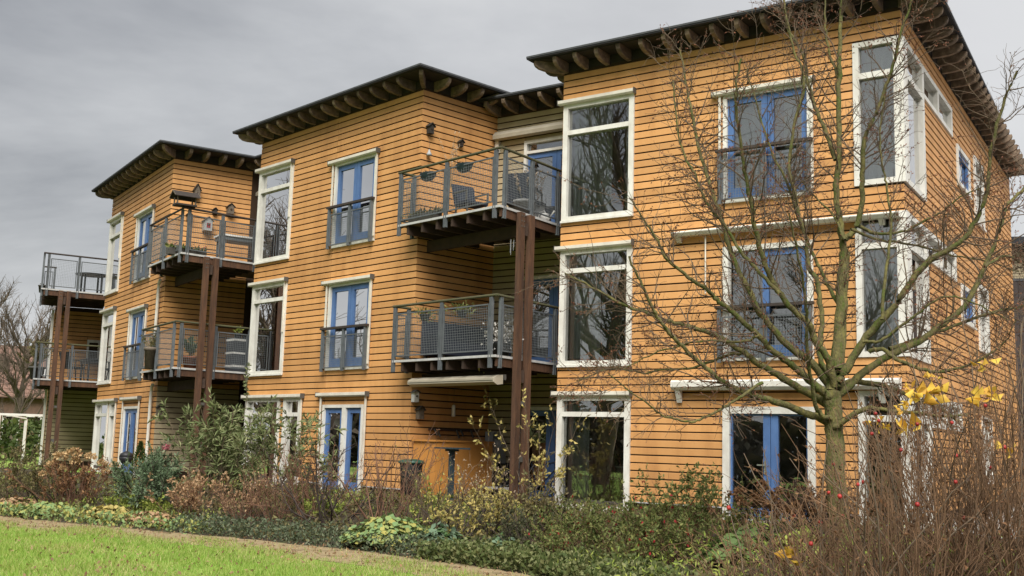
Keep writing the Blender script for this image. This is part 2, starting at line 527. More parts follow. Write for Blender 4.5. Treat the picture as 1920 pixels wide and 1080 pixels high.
def rdir(n, rng=RNG, zlo=-0.3, zhi=1.0):
    a = rng.uniform(0, 2 * np.pi, n)
    z = rng.uniform(zlo, zhi, n)
    r = np.sqrt(np.maximum(1 - np.minimum(z * z, 1), 0.05))
    return np.stack([r * np.cos(a), r * np.sin(a), z], 1)

# ------------------------------------------------------------------ ground


EDGE = np.array([(-60, 60), (-30, 36.8), (-9.34, 20.85), (-5.7, 18.75), (-3.68, 17.55), (-1.87, 16.2), (0.37, 14.2), (1.0, 12.5), (1.25, 9.0), (1.1, 4.0), (0.9, -8.0)])


def bed_side(x, y):
    """signed distance to the front edge of the planting bed, positive on the house side"""
    x = np.asarray(x, float)
    y = np.asarray(y, float)
    best = np.full(x.shape, 1e9)
    sg = np.ones(x.shape)
    for a, b in zip(EDGE[:-1], EDGE[1:]):
        d = b - a
        ll = d @ d
        t = np.clip(((x - a[0]) * d[0] + (y - a[1]) * d[1]) / ll, 0, 1)
        rx, ry = x - (a[0] + t * d[0]), y - (a[1] + t * d[1])
        dist = np.hypot(rx, ry)
        s = np.sign(-d[1] * rx + d[0] * ry)
        up = dist < best
        best = np.where(up, dist, best)
        sg = np.where(up, s, sg)
    return best * sg


def terr(x, y):
    t = np.clip(bed_side(x, y) / 3.5, 0, 1)
    return 0.45 * t * t * (3 - 2 * t)


def gz(x, y):
    return float(terr(np.array([x]), np.array([y]))[0])


def grid_sheet(name, xs, ys, zoff, m, keep=None, jit=0.0):
    X, Y = np.meshgrid(xs, ys)
    Z = terr(X, Y) + zoff + RNG.normal(0, jit, X.shape) * (np.hypot(X, Y) < 45)
    nx, ny = len(xs), len(ys)
    i = np.arange(nx * ny).reshape(ny, nx)
    F = np.stack([i[:-1, :-1], i[:-1, 1:], i[1:, 1:], i[1:, :-1]], -1).reshape(-1, 4)
    V = np.stack([X, Y, Z], -1).reshape(-1, 3)
    if keep is not None:
        cx, cy = V[F].mean(1)[:, 0], V[F].mean(1)[:, 1]
        F = F[keep(cx, cy)]
    o = put(name, np_mesh(name, V, F, m, smooth=True))
    o['kind'] = 'structure'
    return o


far = np.array([-900, -500, -250, -140, -90, -65])
gx = np.concatenate([far, np.arange(-50, 45, 0.5), -far[::-1]])
gy = np.concatenate([far, np.arange(-50, 62, 0.5), [75, 90, 140, 250, 500, 900]])
grid_sheet('ground', gx, gy, 0.0, 'soil')


def strip(name, off0, off1, z0, m, step=0.25, rough=0.0):
    """sheet that follows the bed edge between two offsets (negative = lawn side)"""
    pts, nrm = [], []
    for a, b in zip(EDGE[:-1], EDGE[1:]):
        ln = np.hypot(*(b - a))
        for t in np.arange(0, 1, step / ln):
            pts.append(a + (b - a) * t)
    pts = np.array(pts)
    sm = pts.copy()
    for _ in range(60):
        sm[1:-1] = sm[:-2] * 0.25 + sm[1:-1] * 0.5 + sm[2:] * 0.25
    tg = unit(np.gradient(sm, axis=0))
    nr = np.stack([-tg[:, 1], tg[:, 0]], 1)
    rows = []
    nr_rows = 5
    for j in range(nr_rows):
        o = off0 + (off1 - off0) * j / (nr_rows - 1)
        wv = RNG.normal(0, rough, len(sm)) if j in (0, nr_rows - 1) else 0
        q = sm + nr * np.reshape(o + wv, (-1, 1))
        rows.append(np.stack([q[:, 0], q[:, 1], terr(q[:, 0], q[:, 1]) + z0 + np.zeros(len(q))], 1))
    V = np.concatenate(rows)
    n = len(sm)
    F = [(j * n + i, j * n + i + 1, (j + 1) * n + i + 1, (j + 1) * n + i) for j in range(nr_rows - 1) for i in range(n - 1)]
    o = put(name, np_mesh(name, V, F, m, smooth=True))
    o['kind'] = 'structure'
    return o, sm, nr


path_o, EC, EN = strip('path', -1.15, 0.12, 0.012, 'path_earth', rough=0.05)
lx = np.arange(-75, 60, 0.4)
ly = np.arange(-45, 75, 0.4)
grid_sheet('lawn', lx, ly, 0.006, 'lawn_green', keep=lambda x, y: (bed_side(x, y) < -0.55) | ((bed_side(x, y) > 7.6) & (x < -9)))
grid_sheet('pavement', np.arange(6, 60, 0.5), np.arange(-40, 75, 0.5), 0.006, 'paving', keep=lambda x, y: bed_side(x, y) > 7.2)
# ------------------------------------------------------------------ the apartment blocks
BLOCK = {'R': (6.2835, 17.3922, 145.138), 'M': (-1.9991, 22.6859, 133.330), 'L': (-9.2608, 29.2084, 123.351)}
_t = math.radians(BLOCK['L'][2])
BLOCK['K'] = (BLOCK['L'][0] + 9.95 * math.cos(_t) - 0.8 * math.sin(_t), BLOCK['L'][1] + 9.95 * math.sin(_t) + 0.8 * math.cos(_t), 113.3)
ZW = {'R': 8.955, 'M': 9.09, 'L': 9.09, 'K': 5.75}
H = 2.8
PITCH_B, BOARD_H, BOARD_Z0 = 0.14, 0.1145, 0.668
FRONT_U = 6.54


def world_of(b, u, s, z=0.0):
    x, y, t = BLOCK[b]
    t = math.radians(t)
    return Vector((x + u * math.cos(t) + s * math.sin(t), y + u * math.sin(t) - s * math.cos(t), z))


def local_to(b, p):
    """world point -> (u, s, z) of block b"""
    x, y, t = BLOCK[b]
    t = math.radians(t)
    dx, dy = p[0] - x, p[1] - y
    return dx * math.cos(t) + dy * math.sin(t), dx * math.sin(t) - dy * math.cos(t), p[2]


class Face:
    """a wall plane in a block's own space: a runs along it, d goes inwards"""

    def __init__(self, o, A, I):
        self.o, self.A, self.I = o, A, I
        self.sg = 1 if A[0] * I[1] - A[1] * I[0] > 0 else -1
        self.rot = math.atan2(self.sg * A[1], self.sg * A[0])

    def __call__(self, a, d, z):
        return (self.o[0] + a * self.A[0] + d * self.I[0], self.o[1] + a * self.A[1] + d * self.I[1], z)


FRONT = Face((0, 0), (-1, 0), (0, 1))
SIDE = Face((0, 0), (0, 1), (-1, 0))
_d = math.radians(58.5 - (145.138 - 90))
SIDE_R = Face((0, 0), (-math.sin(_d), math.cos(_d)), (-math.cos(_d), -math.sin(_d)))
RECESS = Face((0, 1.72), (-1, 0), (0, 1))

BOARD_MESH = {}


def board_mesh(ln, h, m):
    key = (round(ln, 2), round(h, 3), m)
    if key not in BOARD_MESH:
        mb = MB()
        ln, h = key[0], key[1]
        mb.prism([(0, 0.002, 0), (0, 0.020, 0), (0, 0.020, h), (0, 0.010, h), (0, 0.006, h - 0.006)], (ln, 0, 0))
        BOARD_MESH[key] = mb.mesh('board', m)
    return BOARD_MESH[key]


def clad(parent, face, a0, a1, z0, z1, holes, m, joints=(), alt=None, row0=BOARD_Z0, joined=None, tiny=None):
    """weatherboards row by row, one object per board, cut round the openings"""
    k = 0
    n = 0
    while True:
        zb = row0 + k * PITCH_B
        k += 1
        if zb + 0.05 > z1:
            break
        zt = min(zb + BOARD_H, z1)
        if zb < z0 - 1e-4:
            continue
        mm = alt(zb) if alt else m
        cuts = sorted({a0, a1, *joints, *[v for h in holes for v in h[:2] if a0 < v < a1]})
        runs = []
        for c0, c1 in zip(cuts[:-1], cuts[1:]):
            mid = (c0 + c1) / 2
            pieces = [(zb, zt)]
            for h in holes:
                if h[0] < mid < h[1]:
                    nxt = []
                    for p0, p1 in pieces:
                        if h[3] <= p0 or h[2] >= p1:
                            nxt.append((p0, p1))
                        else:
                            if h[2] - p0 > 0.03:
                                nxt.append((p0, h[2]))
                            if p1 - h[3] > 0.03:
                                nxt.append((h[3], p1))
                    pieces = nxt
            for p in pieces:
                last = runs[-1] if runs else None
                if last and abs(last[1] - c0) < 1e-6 and last[2] == p and c0 not in joints:
                    last[1] = c1
                else:
                    runs.append([c0, c1, p])
        for c0, c1, (p0, p1) in runs:
            ln = c1 - c0
            if ln < 0.03:
                continue
            g = 0.004
            if joined is None and tiny is not None and ln * (p1 - p0) < 0.03:
                bx(tiny, face, c0 + g, c1 - g, 0.003, 0.02, p0, p1)
                continue
            if joined is not None:
                bx(joined, face, c0 + g, c1 - g, 0.003, 0.02, p0, p1)
                continue
            st = (c0 + g) if face.sg > 0 else (c1 - g)
            x, y, _ = face(st, 0, 0)
            o = put('board', board_mesh(ln - 2 * g, p1 - p0, mm), parent, (x, y, p0 + random.uniform(-.0015, .0015)))
            o.rotation_euler = (0, 0, face.rot)
            n += 1
    return n


def slab(mb, face, a0, a1, z0, z1, holes, d0=0.021, d1=0.16, m=0):
    """backing wall with openings, as boxes"""
    zs = sorted({z0, z1, *[min(max(v, z0), z1) for h in holes for v in h[2:4]]})
    for za, zb in zip(zs[:-1], zs[1:]):
        if zb - za < 1e-4:
            continue
        zm = (za + zb) / 2
        spans = sorted([(max(h[0], a0), min(h[1], a1)) for h in holes if h[2] < zm < h[3]])
        c = a0
        for s0, s1 in spans:
            if s0 > c + 1e-4:
                bx(mb, face, c, s0, d0, d1, za, zb, m)
            c = max(c, s1)
        if c < a1 - 1e-4:
            bx(mb, face, c, a1, d0, d1, za, zb, m)


def bx(mb, face, a0, a1, d0, d1, z0, z1, m=0):
    vs = [face(a0, d0, z0), face(a1, d0, z0), face(a1, d1, z0), face(a0, d1, z0), face(a0, d0, z1), face(a1, d0, z1), face(a1, d1, z1), face(a0, d1, z1)]
    mb.add(vs, [(0, 3, 2, 1), (4, 5, 6, 7), (0, 1, 5, 4), (1, 2, 6, 5), (2, 3, 7, 6), (3, 0, 4, 7)], m)


def frame_rect(mb, face, a0, a1, z0, z1, w, d0, d1, m=0, wb=None, wt=None):
    wb = w if wb is None else wb
    wt = w if wt is None else wt
    bx(mb, face, a0, a0 + w, d0, d1, z0, z1, m)
    bx(mb, face, a1 - w, a1, d0, d1, z0, z1, m)
    bx(mb, face, a0 + w, a1 - w, d0 + 0.002, d1, z0, z0 + wb, m)
    bx(mb, face, a0 + w, a1 - w, d0 + 0.002, d1, z1 - wt, z1, m)


def pane(parent, face, a0, a1, z0, z1, d=0.055):
    mb = MB()
    bx(mb, face, a0, a1, d, d + 0.012, z0, z1)
    return mb.build('pane', 'window_glass', parent)


def blind_box(parent, face, a0, a1, zt, hgt=0.1, proud=0.115, guides=None):
    mb = MB()
    prof = [(-0.005, zt), (-proud, zt - 0.012), (-proud, zt - hgt * 0.72), (-proud + 0.025, zt - hgt), (-0.005, zt - hgt)]
    vs = [face(a0, d, z) for d, z in prof] + [face(a1, d, z) for d, z in prof]
    n = len(prof)
    mb.add(vs, [tuple(range(n)), tuple(range(2 * n - 1, n - 1, -1))] + [(i, i + n, (i + 1) % n + n, (i + 1) % n) for i in range(n)])
    if guides:
        for g, z0 in guides:
            bx(mb, face, g - 0.02, g + 0.02, -0.062, -0.032, z0, zt - hgt - 0.002)
    o = mb.build('blind_box', 'cream_metal', parent)
    for a in (a0 - 0.012, a1):
        cb = MB()
        bx(cb, face, a, a + 0.012, -proud - 0.004, -0.004, zt - hgt - 0.006, zt + 0.006)
        cb.build('end_cap', 'dark_cap', o)
    return o


def window(parent, face, a0, a1, z0, z1, zbars=(), abars=(), fw=0.105, sill=True, wb=0.09):
    mb = MB()
    frame_rect(mb, face, a0, a1, z0, z1, fw, -0.03, 0.13, wb=wb, wt=0.09)
    xs = [a0 + fw, *[v for q in abars for v in (q[0], q[1])], a1 - fw]
    for q in abars:
        bx(mb, face, q[0], q[1], -0.026, 0.12, z0 + wb, z1 - 0.09)
    for i in range(0, len(xs), 2):
        for zb in zbars:
            bx(mb, face, xs[i], xs[i + 1], -0.024, 0.115, zb - 0.045, zb + 0.045)
    if sill:
        bx(mb, face, a0 - 0.01, a1 + 0.01, -0.055, -0.003, z0 - 0.03, z0 + 0.012)
    o = mb.build('window', 'white_paint', parent)
    zs = [z0 + wb]
    for zb in sorted(zbars):
        zs += [zb - 0.045, zb + 0.045]
    zs.append(z1 - 0.09)
    for i in range(0, len(xs), 2):
        for j in range(0, len(zs), 2):
            pane(o, face, xs[i], xs[i + 1], zs[j], zs[j + 1])
    return o


def french_door(parent, face, a0, a1, z0, z1, leafs, fw=0.075, left_fixed=None, mull=None, handle=None, wt=0.07, slim=False, transom=0.0):
    """white frame, blue leaves: leafs = (a0, a1) ranges"""
    mb = MB()
    frame_rect(mb, face, a0, a1, z0, z1, fw, -0.03, 0.13, wb=0.06, wt=wt)
    if mull:
        bx(mb, face, mull[0], mull[1], -0.027, 0.12, z0 + 0.06, z1 - wt)
    if transom:
        bx(mb, face, a0 + fw, a1 - fw, -0.02, 0.11, z1 - wt - transom - 0.06, z1 - wt - transom)
    o = mb.build('french_door', 'white_paint', parent)
    if transom:
        pane(o, face, a0 + fw, a1 - fw, z1 - wt - transom, z1 - wt)
    for i, (l0, l1) in enumerate(leafs):
        lb = MB()
        sa = sb = 0.105
        top = 0.11
        if slim:
            sa, sb, top = (0.125, 0.03, 0.03) if i == len(leafs) - 1 else (0.03, 0.125, 0.03)
        zt_, zb_ = z1 - wt - 0.004 - (transom + 0.06 if transom else 0), z0 + 0.062
        bx(lb, face, l0, l0 + sa, 0.02, 0.085, zb_, zt_)
        bx(lb, face, l1 - sb, l1, 0.02, 0.085, zb_, zt_)
        bx(lb, face, l0 + sa, l1 - sb, 0.022, 0.083, zb_, zb_ + 0.2)
        bx(lb, face, l0 + sa, l1 - sb, 0.022, 0.083, zt_ - top, zt_)
        lb.build('door_leaf', 'blue_paint', o)
        pane(o, face, l0 + sa, l1 - sb, zb_ + 0.2, zt_ - top, d=0.052)
    if left_fixed:
        pane(o, face, left_fixed[0], left_fixed[1], z0 + 0.06, z1 - wt, d=0.05)
    if handle:
        hb = MB()
        a, z = handle
        bx(hb, face, a - 0.018, a + 0.018, 0.006, 0.019, z - 0.12, z + 0.1)
        bx(hb, face, a - 0.01, a + 0.13, -0.03, -0.012, z + 0.02, z + 0.042)
        bx(hb, face, a - 0.01, a + 0.01, -0.012, 0.006, z + 0.02, z + 0.042)
        hb.build('handle', 'chrome', o)
    return o


def grid_panel(mb, P, a0, a1, z0, z1, step=0.05, w=0.0046, fr=0.026):
    """wire mesh in a thin frame; P(a, d, z) maps to the mesh space"""
    face = P
    frame_rect(mb, face, a0, a1, z0, z1, fr, -0.014, 0.014, 0)
    n = max(1, int(round((a1 - a0 - 2 * fr) / step)))
    for i in range(1, n):
        a = a0 + fr + (a1 - a0 - 2 * fr) * i / n
        bx(mb, face, a - w / 2, a + w / 2, -w / 2, w / 2, z0 + fr, z1 - fr, 1)
    n = max(1, int(round((z1 - z0 - 2 * fr) / step)))
    for i in range(1, n):
        z = z0 + fr + (z1 - z0 - 2 * fr) * i / n
        bx(mb, face, a0 + fr, a1 - fr, w / 2 + 0.001, w * 1.5 + 0.001, z - w / 2, z + w / 2, 1)


def juliet(parent, face, a0, a1, z0, zr):
    am = (a0 + a1) / 2
    hb = MB()
    bx(hb, face, a0 - 0.05, a1 + 0.05, -0.15, -0.06, zr + 0.001, zr + 0.05)
    o = hb.build('juliet_rail', 'dark_rail', parent)
    for a in (a0 + 0.02, am, a1 - 0.02):
        mb = MB()
        bx(mb, face, a - 0.03, a + 0.03, -0.13, -0.075, z0, zr)
        mb.build('railing_post', 'grey_steel', o)
    P = lambda a, d, z: face(a, d - 0.10, z)
    for p0, p1 in ((a0 + 0.06, am - 0.04), (am + 0.04, a1 - 0.06)):
        gb = MB()
        grid_panel(gb, P, p0, p1, z0 + 0.07, zr - 0.14)
        gb.build('mesh_panel', ['grey_steel', 'wire'], o)
    return o


def rafter_mesh():
    mb = MB()
    prof = [(0, 0), (-0.47, 0), (-0.475, -0.045), (-0.455, -0.10), (-0.40, -0.15), (-0.31, -0.182), (-0.18, -0.20), (0, -0.205)]
    mb.prism([(-0.042, y, z) for y, z in prof], (0.084, 0, 0))
    return mb.mesh('rafter', 'rafter_wood')


RAFTER = rafter_mesh()


def rafters(parent, face, positions, zt, out_k=1.0):
    for a in positions:
        x, y, _ = face(a, 0.0, 0)
        o = put('rafter', RAFTER, parent, (x, y, zt))
        # mesh -y points outwards: outward = -I
        o.rotation_euler = (0, 0, math.atan2(face.I[1], face.I[0]) - math.pi / 2)
        if out_k != 1.0:
            o.scale = (1, out_k, 1)


def roof(parent, poly, zb, zt, trim_edges):
    mb = MB()
    mb.prism([(x, y, zb) for x, y in poly], (0, 0, zt - zb))
    o = mb.build('roof', 'roof_felt', parent)
    tb = MB()
    for i in trim_edges:
        a, b = poly[i], poly[(i + 1) % len(poly)]
        tb.bar((a[0], a[1], zt - 0.006), (b[0], b[1], zt - 0.006), 0.022, 0.036)
    tb.build('roof_edge_trim', 'roof_trim', o)
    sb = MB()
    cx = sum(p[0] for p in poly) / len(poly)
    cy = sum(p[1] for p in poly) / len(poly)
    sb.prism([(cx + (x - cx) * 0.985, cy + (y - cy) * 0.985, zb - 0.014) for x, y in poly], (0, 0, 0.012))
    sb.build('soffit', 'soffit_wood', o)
    return o


def room(parent, u0, u1, s0, s1, ztop, floors, part=None):
    """plastered rooms behind the windows, one box per storey, open to the front"""
    mb = MB(lambda u, s, z: (-u, s, z))
    for k in range(floors):
        z0 = 0.475 + H * k
        z1 = min(z0 + 2.50, ztop)
        mb.box(u0, u1, s0, s1, z0 - 0.17, z0, 1)
        mb.box(u0, u1, s0, s1, z1, z1 + 0.005, 0)
        mb.box(u0, u1, s1, s1 + 0.05, z0, z1, 0)
        mb.box(u1, u1 + 0.03, s0, s1, z0, z1, 0)
        mb.box(u0 - 0.03, u0, (s0 if part is None else part), s1, z0, z1, 0)
        mb.box(3.95, 4.03, s0 + 0.9, s1, z0, z1, 0)
    return mb.build('room_lining', ['room_white', 'room_floor'], parent)


def block(b, label):
    x, y, t = BLOCK[b]
    o = thing('apartment_block', label, 'building', (x, y, 0), math.radians(t - 180), 'ochre clad apartment blocks in a staggered row')
    return o


BL = {}
BL['R'] = block('R', 'nearest ochre clad apartment block, behind the bare tree, with glazed corner windows')
BL['M'] = block('M', 'middle ochre clad apartment block, three storeys, between the two pairs of double balconies')
BL['L'] = block('L', 'small looking ochre clad block with white downpipe, third from the bare tree')
BL['K'] = block('K', 'low two storey end block, its dark side wall behind the leftmost balconies')

UF0, UF1 = 4.95, 6.52            # tall window
UD0, UD1 = 1.52, 3.14            # french window
holes_common = []
for k in range(3):
    if k:
        holes_common.append((UD0, UD1, 3.15 + H * (k - 1), (5.11, 7.93)[k - 1]))
        holes_common.append((UF0, UF1, 3.13 + H * (k - 1), (5.36, 8.28)[k - 1]))

front_holes = {
    'R': holes_common[2:] + [(UF0, UF1, 3.13, 5.36), (UD0, UD1, 3.15, 5.165)] + [(UF0, UF1, 0.46, 2.56), (UD0 - 0.01, UD1, 0.42, 2.37),
         (-0.2, 0.8, 6.0, 8.46), (-0.2, 0.8, 3.17, 5.40), (-0.2, 0.8, 0.46, 2.63)],
    'M': holes_common + [(4.95, UF1, 0.46, 2.56), (4.03, 4.79, 0.46, 2.56), (1.6, 3.15, 0.45, 2.385)],
}
front_holes['L'] = front_holes['M']
side_holes_R = [(-0.2, 1.66, 6.0, 8.46), (1.66, 4.46, 7.88, 8.46), (-0.2, 1.68, 3.17, 5.52), (1.68, 4.46, 4.98, 5.52), (-0.2, 1.66, 0.46, 2.63), (1.66, 4.66, 2.10, 2.63),
                (4.95, 6.45, 7.05, 7.88), (7.05, 8.3, 6.68, 8.15), (5.02, 6.52, 4.28, 5.04), (7.1, 8.45, 3.9, 5.35), (7.1, 8.4, 1.1, 2.5)]
recess_holes = [(7.0, 8.62, 0.42 + H * k, 2.42 + H * k + (0.24 if k == 2 else 0.0)) for k in range(3)]

for b in 'RML':
    P = BL[b]
    zw = ZW[b]
    zroof = zw + 0.20
    sideface = SIDE_R if b == 'R' else SIDE
    slen = 13.1 if b == 'R' else 2.35
    # backing walls
    mb = MB()
    slab(mb, FRONT, 0.021, FRONT_U, 0.5, zroof - 0.02, front_holes[b])
    slab(mb, sideface, 0.165, slen, 0.5, zroof - 0.02, side_holes_R if b == 'R' else [])
    rtop = zroof - 0.026 if b != 'L' else 5.82
    sh = 0.0 if b == 'R' else 0.62
    rh = [(h[0] + sh, h[1] + sh, h[2], h[3]) for h in (recess_holes if b != 'L' else recess_holes[:2])]
    slab(mb, RECESS, FRONT_U - 0.1, 9.62, 0.5, rtop, rh)
    # hidden left flank and rear
    bx(mb, FRONT, FRONT_U - 0.003, FRONT_U + 0.001, 0.16, 8.9, 0.5, zroof - 0.03)
    bx(mb, FRONT, 0.1 if b != 'R' else 0.95, 9.6 if b != 'L' else FRONT_U, 8.8 if b != 'R' else 12.6, 8.95 if b != 'R' else 12.7, 0.5, zroof - 0.03)
    if b != 'R':
        bx(mb, SIDE, slen, 8.9, 0.03, 0.15, 0.5, zroof - 0.03)
    mb.build('wall', 'dark_sheathing', P)
    # frieze between the rafters
    fb = MB()
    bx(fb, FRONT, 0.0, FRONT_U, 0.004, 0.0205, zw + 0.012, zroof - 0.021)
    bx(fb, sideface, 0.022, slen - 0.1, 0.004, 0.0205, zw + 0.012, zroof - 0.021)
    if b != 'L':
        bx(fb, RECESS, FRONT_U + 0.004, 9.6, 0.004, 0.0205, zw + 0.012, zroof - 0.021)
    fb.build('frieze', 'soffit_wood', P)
    # plinth
    pb = MB()
    slab(pb, FRONT, 0.03, FRONT_U, 0.2, 0.64, [], 0.035, 0.2)
    slab(pb, sideface, 0.21, slen, 0.2, 0.64, [], 0.035, 0.2)
    slab(pb, RECESS, FRONT_U, 9.6, 0.2, 0.64, [], 0.035, 0.2)
    pb.build('plinth', 'plinth', P)
    db = MB()
    for h0, h1 in ((3.14, 4.93),):
        bx(db, FRONT, h0 + 0.02, 3.98 if b != 'R' else 4.93, -0.02, 0.03, 0.645, 0.664)
    bx(db, FRONT, 0.0 if b != 'R' else 0.82, 1.5, -0.02, 0.03, 0.645, 0.664)
    db.build('drip_sill', 'zinc', P)
    # boards
    tn = MB()
    clad(P, FRONT, 0.0, FRONT_U, BOARD_Z0, zw, front_holes[b], 'ochre_paint', joints=(3.13,), tiny=tn)
    alt = (lambda z: 'beige_paint' if z < 2.85 else 'ochre_paint') if b == 'L' else None
    clad(P, sideface, 0.0 if b != 'R' else 0.0, slen - 0.12, BOARD_Z0, zw, side_holes_R if b == 'R' else [], 'ochre_paint', alt=alt, tiny=tn)
    tn.build('board_offcuts', 'ochre_paint', P)['kind'] = 'stuff'
    rj = MB()
    clad(P, RECESS, FRONT_U + 0.03, rh[0][0], BOARD_Z0, zw if b != 'L' else 5.75, rh, 'beige_paint', joined=rj)
    rj.build('recess_boards', 'beige_paint', P)['kind'] = 'stuff'
    clad(P, RECESS, rh[0][0], 9.45, BOARD_Z0, zw if b != 'L' else 5.75, rh, 'beige_paint')
    # boards of the left flank, hidden from most places, joined
    LF_ = Face((-FRONT_U - 0.002, 0), (0, 1), (1, 0))
    lb = MB()
    k = 0
    while BOARD_Z0 + k * PITCH_B < zw - 0.05:
        zb = BOARD_Z0 + k * PITCH_B
        bx(lb, LF_, 0.026, 1.70, -0.020, -0.004, zb, min(zb + BOARD_H, zw))
        k += 1
    lo_ = lb.build('flank_boards', 'ochre_paint', P)
    lo_['kind'] = 'stuff'
    # roof
    if b == 'R':
        o0 = SIDE_R(-0.55, -0.66, 0)
        o1 = SIDE_R(13.6, -0.36, 0)
        poly = [(-FRONT_U - 0.54, -0.55), (0.64, -0.55), (o1[0], o1[1]), (-FRONT_U - 0.54, 13.3)]
    else:
        poly = [(-FRONT_U - 0.54, -0.55), (0.55, -0.55), (0.55, 9.2), (-FRONT_U - 0.54, 9.2)]
    roof(P, poly, zroof, zw + 0.25, (0, 1, 3))
    if b != 'L':
        roof(P, [(-9.95, 1.12), (-FRONT_U - 0.50, 1.12), (-FRONT_U - 0.50, 8.9), (-9.95, 8.9)], zroof - 0.006, zw + 0.243, (0,))
        rafters(P, RECESS, [6.95 + 0.475 * i for i in range(6)], zroof - 0.022, 1.2)
    rafters(P, FRONT, [0.32 + 0.475 * i for i in range(13)] + [6.48], zroof - 0.016)
    rafters(P, sideface, [0.32 + 0.475 * i for i in range(27 if b == 'R' else 4)], zroof - 0.016, 1.12 if b == 'R' else 1.0)
    LEFT = Face((-FRONT_U, 0), (0, 1), (1, 0))
    rafters(P, LEFT, [0.06, 0.52, 0.98], zroof - 0.016)
    for (cx, cy, an) in ((0.0, 0.0, math.radians(45)), (-FRONT_U, 0.0, math.radians(-45))):
        r = put('rafter', RAFTER, P, (cx, cy, zroof - 0.017), (0, 0, an))
        r.scale = (1, 1.3, 1)
    # rooms
    room(P, 0.19 if b != 'R' else 0.5, FRONT_U - 0.1, 0.165, 4.4, zw - 0.05, 3, part=None if b != 'R' else 4.3)
    room(P, FRONT_U + 0.1, 9.4, 1.9, 4.4, (zw - 0.05) if b != 'L' else 5.78, 3 if b != 'L' else 2)
    if b == 'R':
        mb = MB()
        for k in range(3):
            z0 = 0.475 + H * k
            bx(mb, SIDE_R, 4.5, 12.9, 2.5, 2.55, z0, z0 + 2.62)
            bx(mb, SIDE_R, 4.5, 12.9, 0.165, 2.5, z0 - 0.15, z0)
        mb.build('room_lining', 'room_white', P)
    # tall windows
    tz = 7.70 if b == 'R' else 7.76
    for k in (1, 2):
        z0 = 3.13 + H * (k - 1)
        z1 = (5.36, 8.28)[k - 1]
        wd = window(P, FRONT, UF0, UF1, z0, z1, zbars=((4.95, tz)[k - 1],))
        blind_box(wd, FRONT, 4.925, 6.605, z1 + 0.085, guides=[(5.0, z0 + 1.0)] if b != 'R' else None)
    if b == 'R':
        wd = window(P, FRONT, UF0, UF1, 0.46, 2.56, zbars=(2.215,), fw=0.115)
        blind_box(wd, FRONT, 4.925, 6.605, 2.645)
    else:
        wd = window(P, FRONT, 4.95, UF1, 0.46, 2.56, zbars=(2.17,))
        window(P, FRONT, 4.03, 4.79, 0.46, 2.56, zbars=(2.17,), fw=0.12)
        blind_box(wd, FRONT, 3.95, 6.605, 2.645, guides=[(4.0, 0.9)])
    # french windows
    for k in (1, 2):
        z0 = 3.15 + H * (k - 1)
        z1 = (5.11, 7.93)[k - 1]
        if b == 'R' and k == 1:
            z1 = 5.165
            fd = french_door(P, FRONT, UD0, UD1, z0, z1, [(1.62, 2.42)], fw=0.10, left_fixed=(2.42, 2.98), wt=0.09)
        else:
            fd = french_door(P, FRONT, UD0, UD1, z0, z1, [(1.60, 2.315), (2.325, 3.06)], handle=(2.37, z0 + 0.95) if b == 'R' else None)
            blind_box(fd, FRONT, 1.455, 3.325, z1 + 0.085, guides=[(1.50, z0 + 0.1), (3.19, z0 + 0.95)])
        juliet(P, FRONT, 1.53, 3.19, z0 - 0.03, 4.06 + H * (k - 1))
    if b == 'R':
        french_door(P, FRONT, UD0 - 0.01, UD1, 0.42, 2.37, [(1.64, 2.285), (2.295, 3.01)], fw=0.125, handle=(2.385, 1.36), wt=0.12, slim=True)
    else:
        if b == 'L':
            fd = french_door(P, FRONT, 1.6, 3.15, 0.45, 2.385, [(1.68, 2.37), (2.38, 3.07)], handle=(2.43, 1.35))
        else:
            fd = french_door(P, FRONT, 1.6, 3.15, 0.45, 2.385, [(1.68, 2.24), (2.40, 3.07)], mull=(2.25, 2.39), handle=(2.33, 1.35))
        blind_box(fd, FRONT, 1.445, 3.325, 2.655, guides=[(1.50, 0.75), (3.20, 0.75)])
    # doors and awning in the recess
    for k in range(3 if b != 'L' else 2):
        f0 = 0.42 + H * k
        t1 = rh[k][3]
        d0 = rh[k][0]
        french_door(P, RECESS, d0, d0 + 1.62, f0, t1, [(d0 + 0.08, d0 + 0.78), (d0 + 0.79, d0 + 1.53)], wt=0.07, transom=0.17 if k == 2 else 0.0)
    ab = MB()
    if b != 'L':
        z = 8.34
        prof = [(0.0, z + 0.22), (-0.12, z + 0.20), (-0.21, z + 0.10), (-0.20, z + 0.02), (-0.08, z), (0.0, z + 0.04)]
        n = len(prof)
        vs = [RECESS(6.7, d, q) for d, q in prof] + [RECESS(9.36, d, q) for d, q in prof]
        ab.add(vs, [tuple(range(n)), tuple(range(2 * n - 1, n - 1, -1))] + [(i, i + n, (i + 1) % n + n, (i + 1) % n) for i in range(n)])
        ao = ab.build('awning', 'taupe_metal', P)
        br = MB()
        bx(br, RECESS, 9.28, 9.37, -0.09, -0.005, z - 0.26, z - 0.002)
        br.build('bracket', 'cream_metal', ao)

# --- what only the nearest block has
P = BL['R']


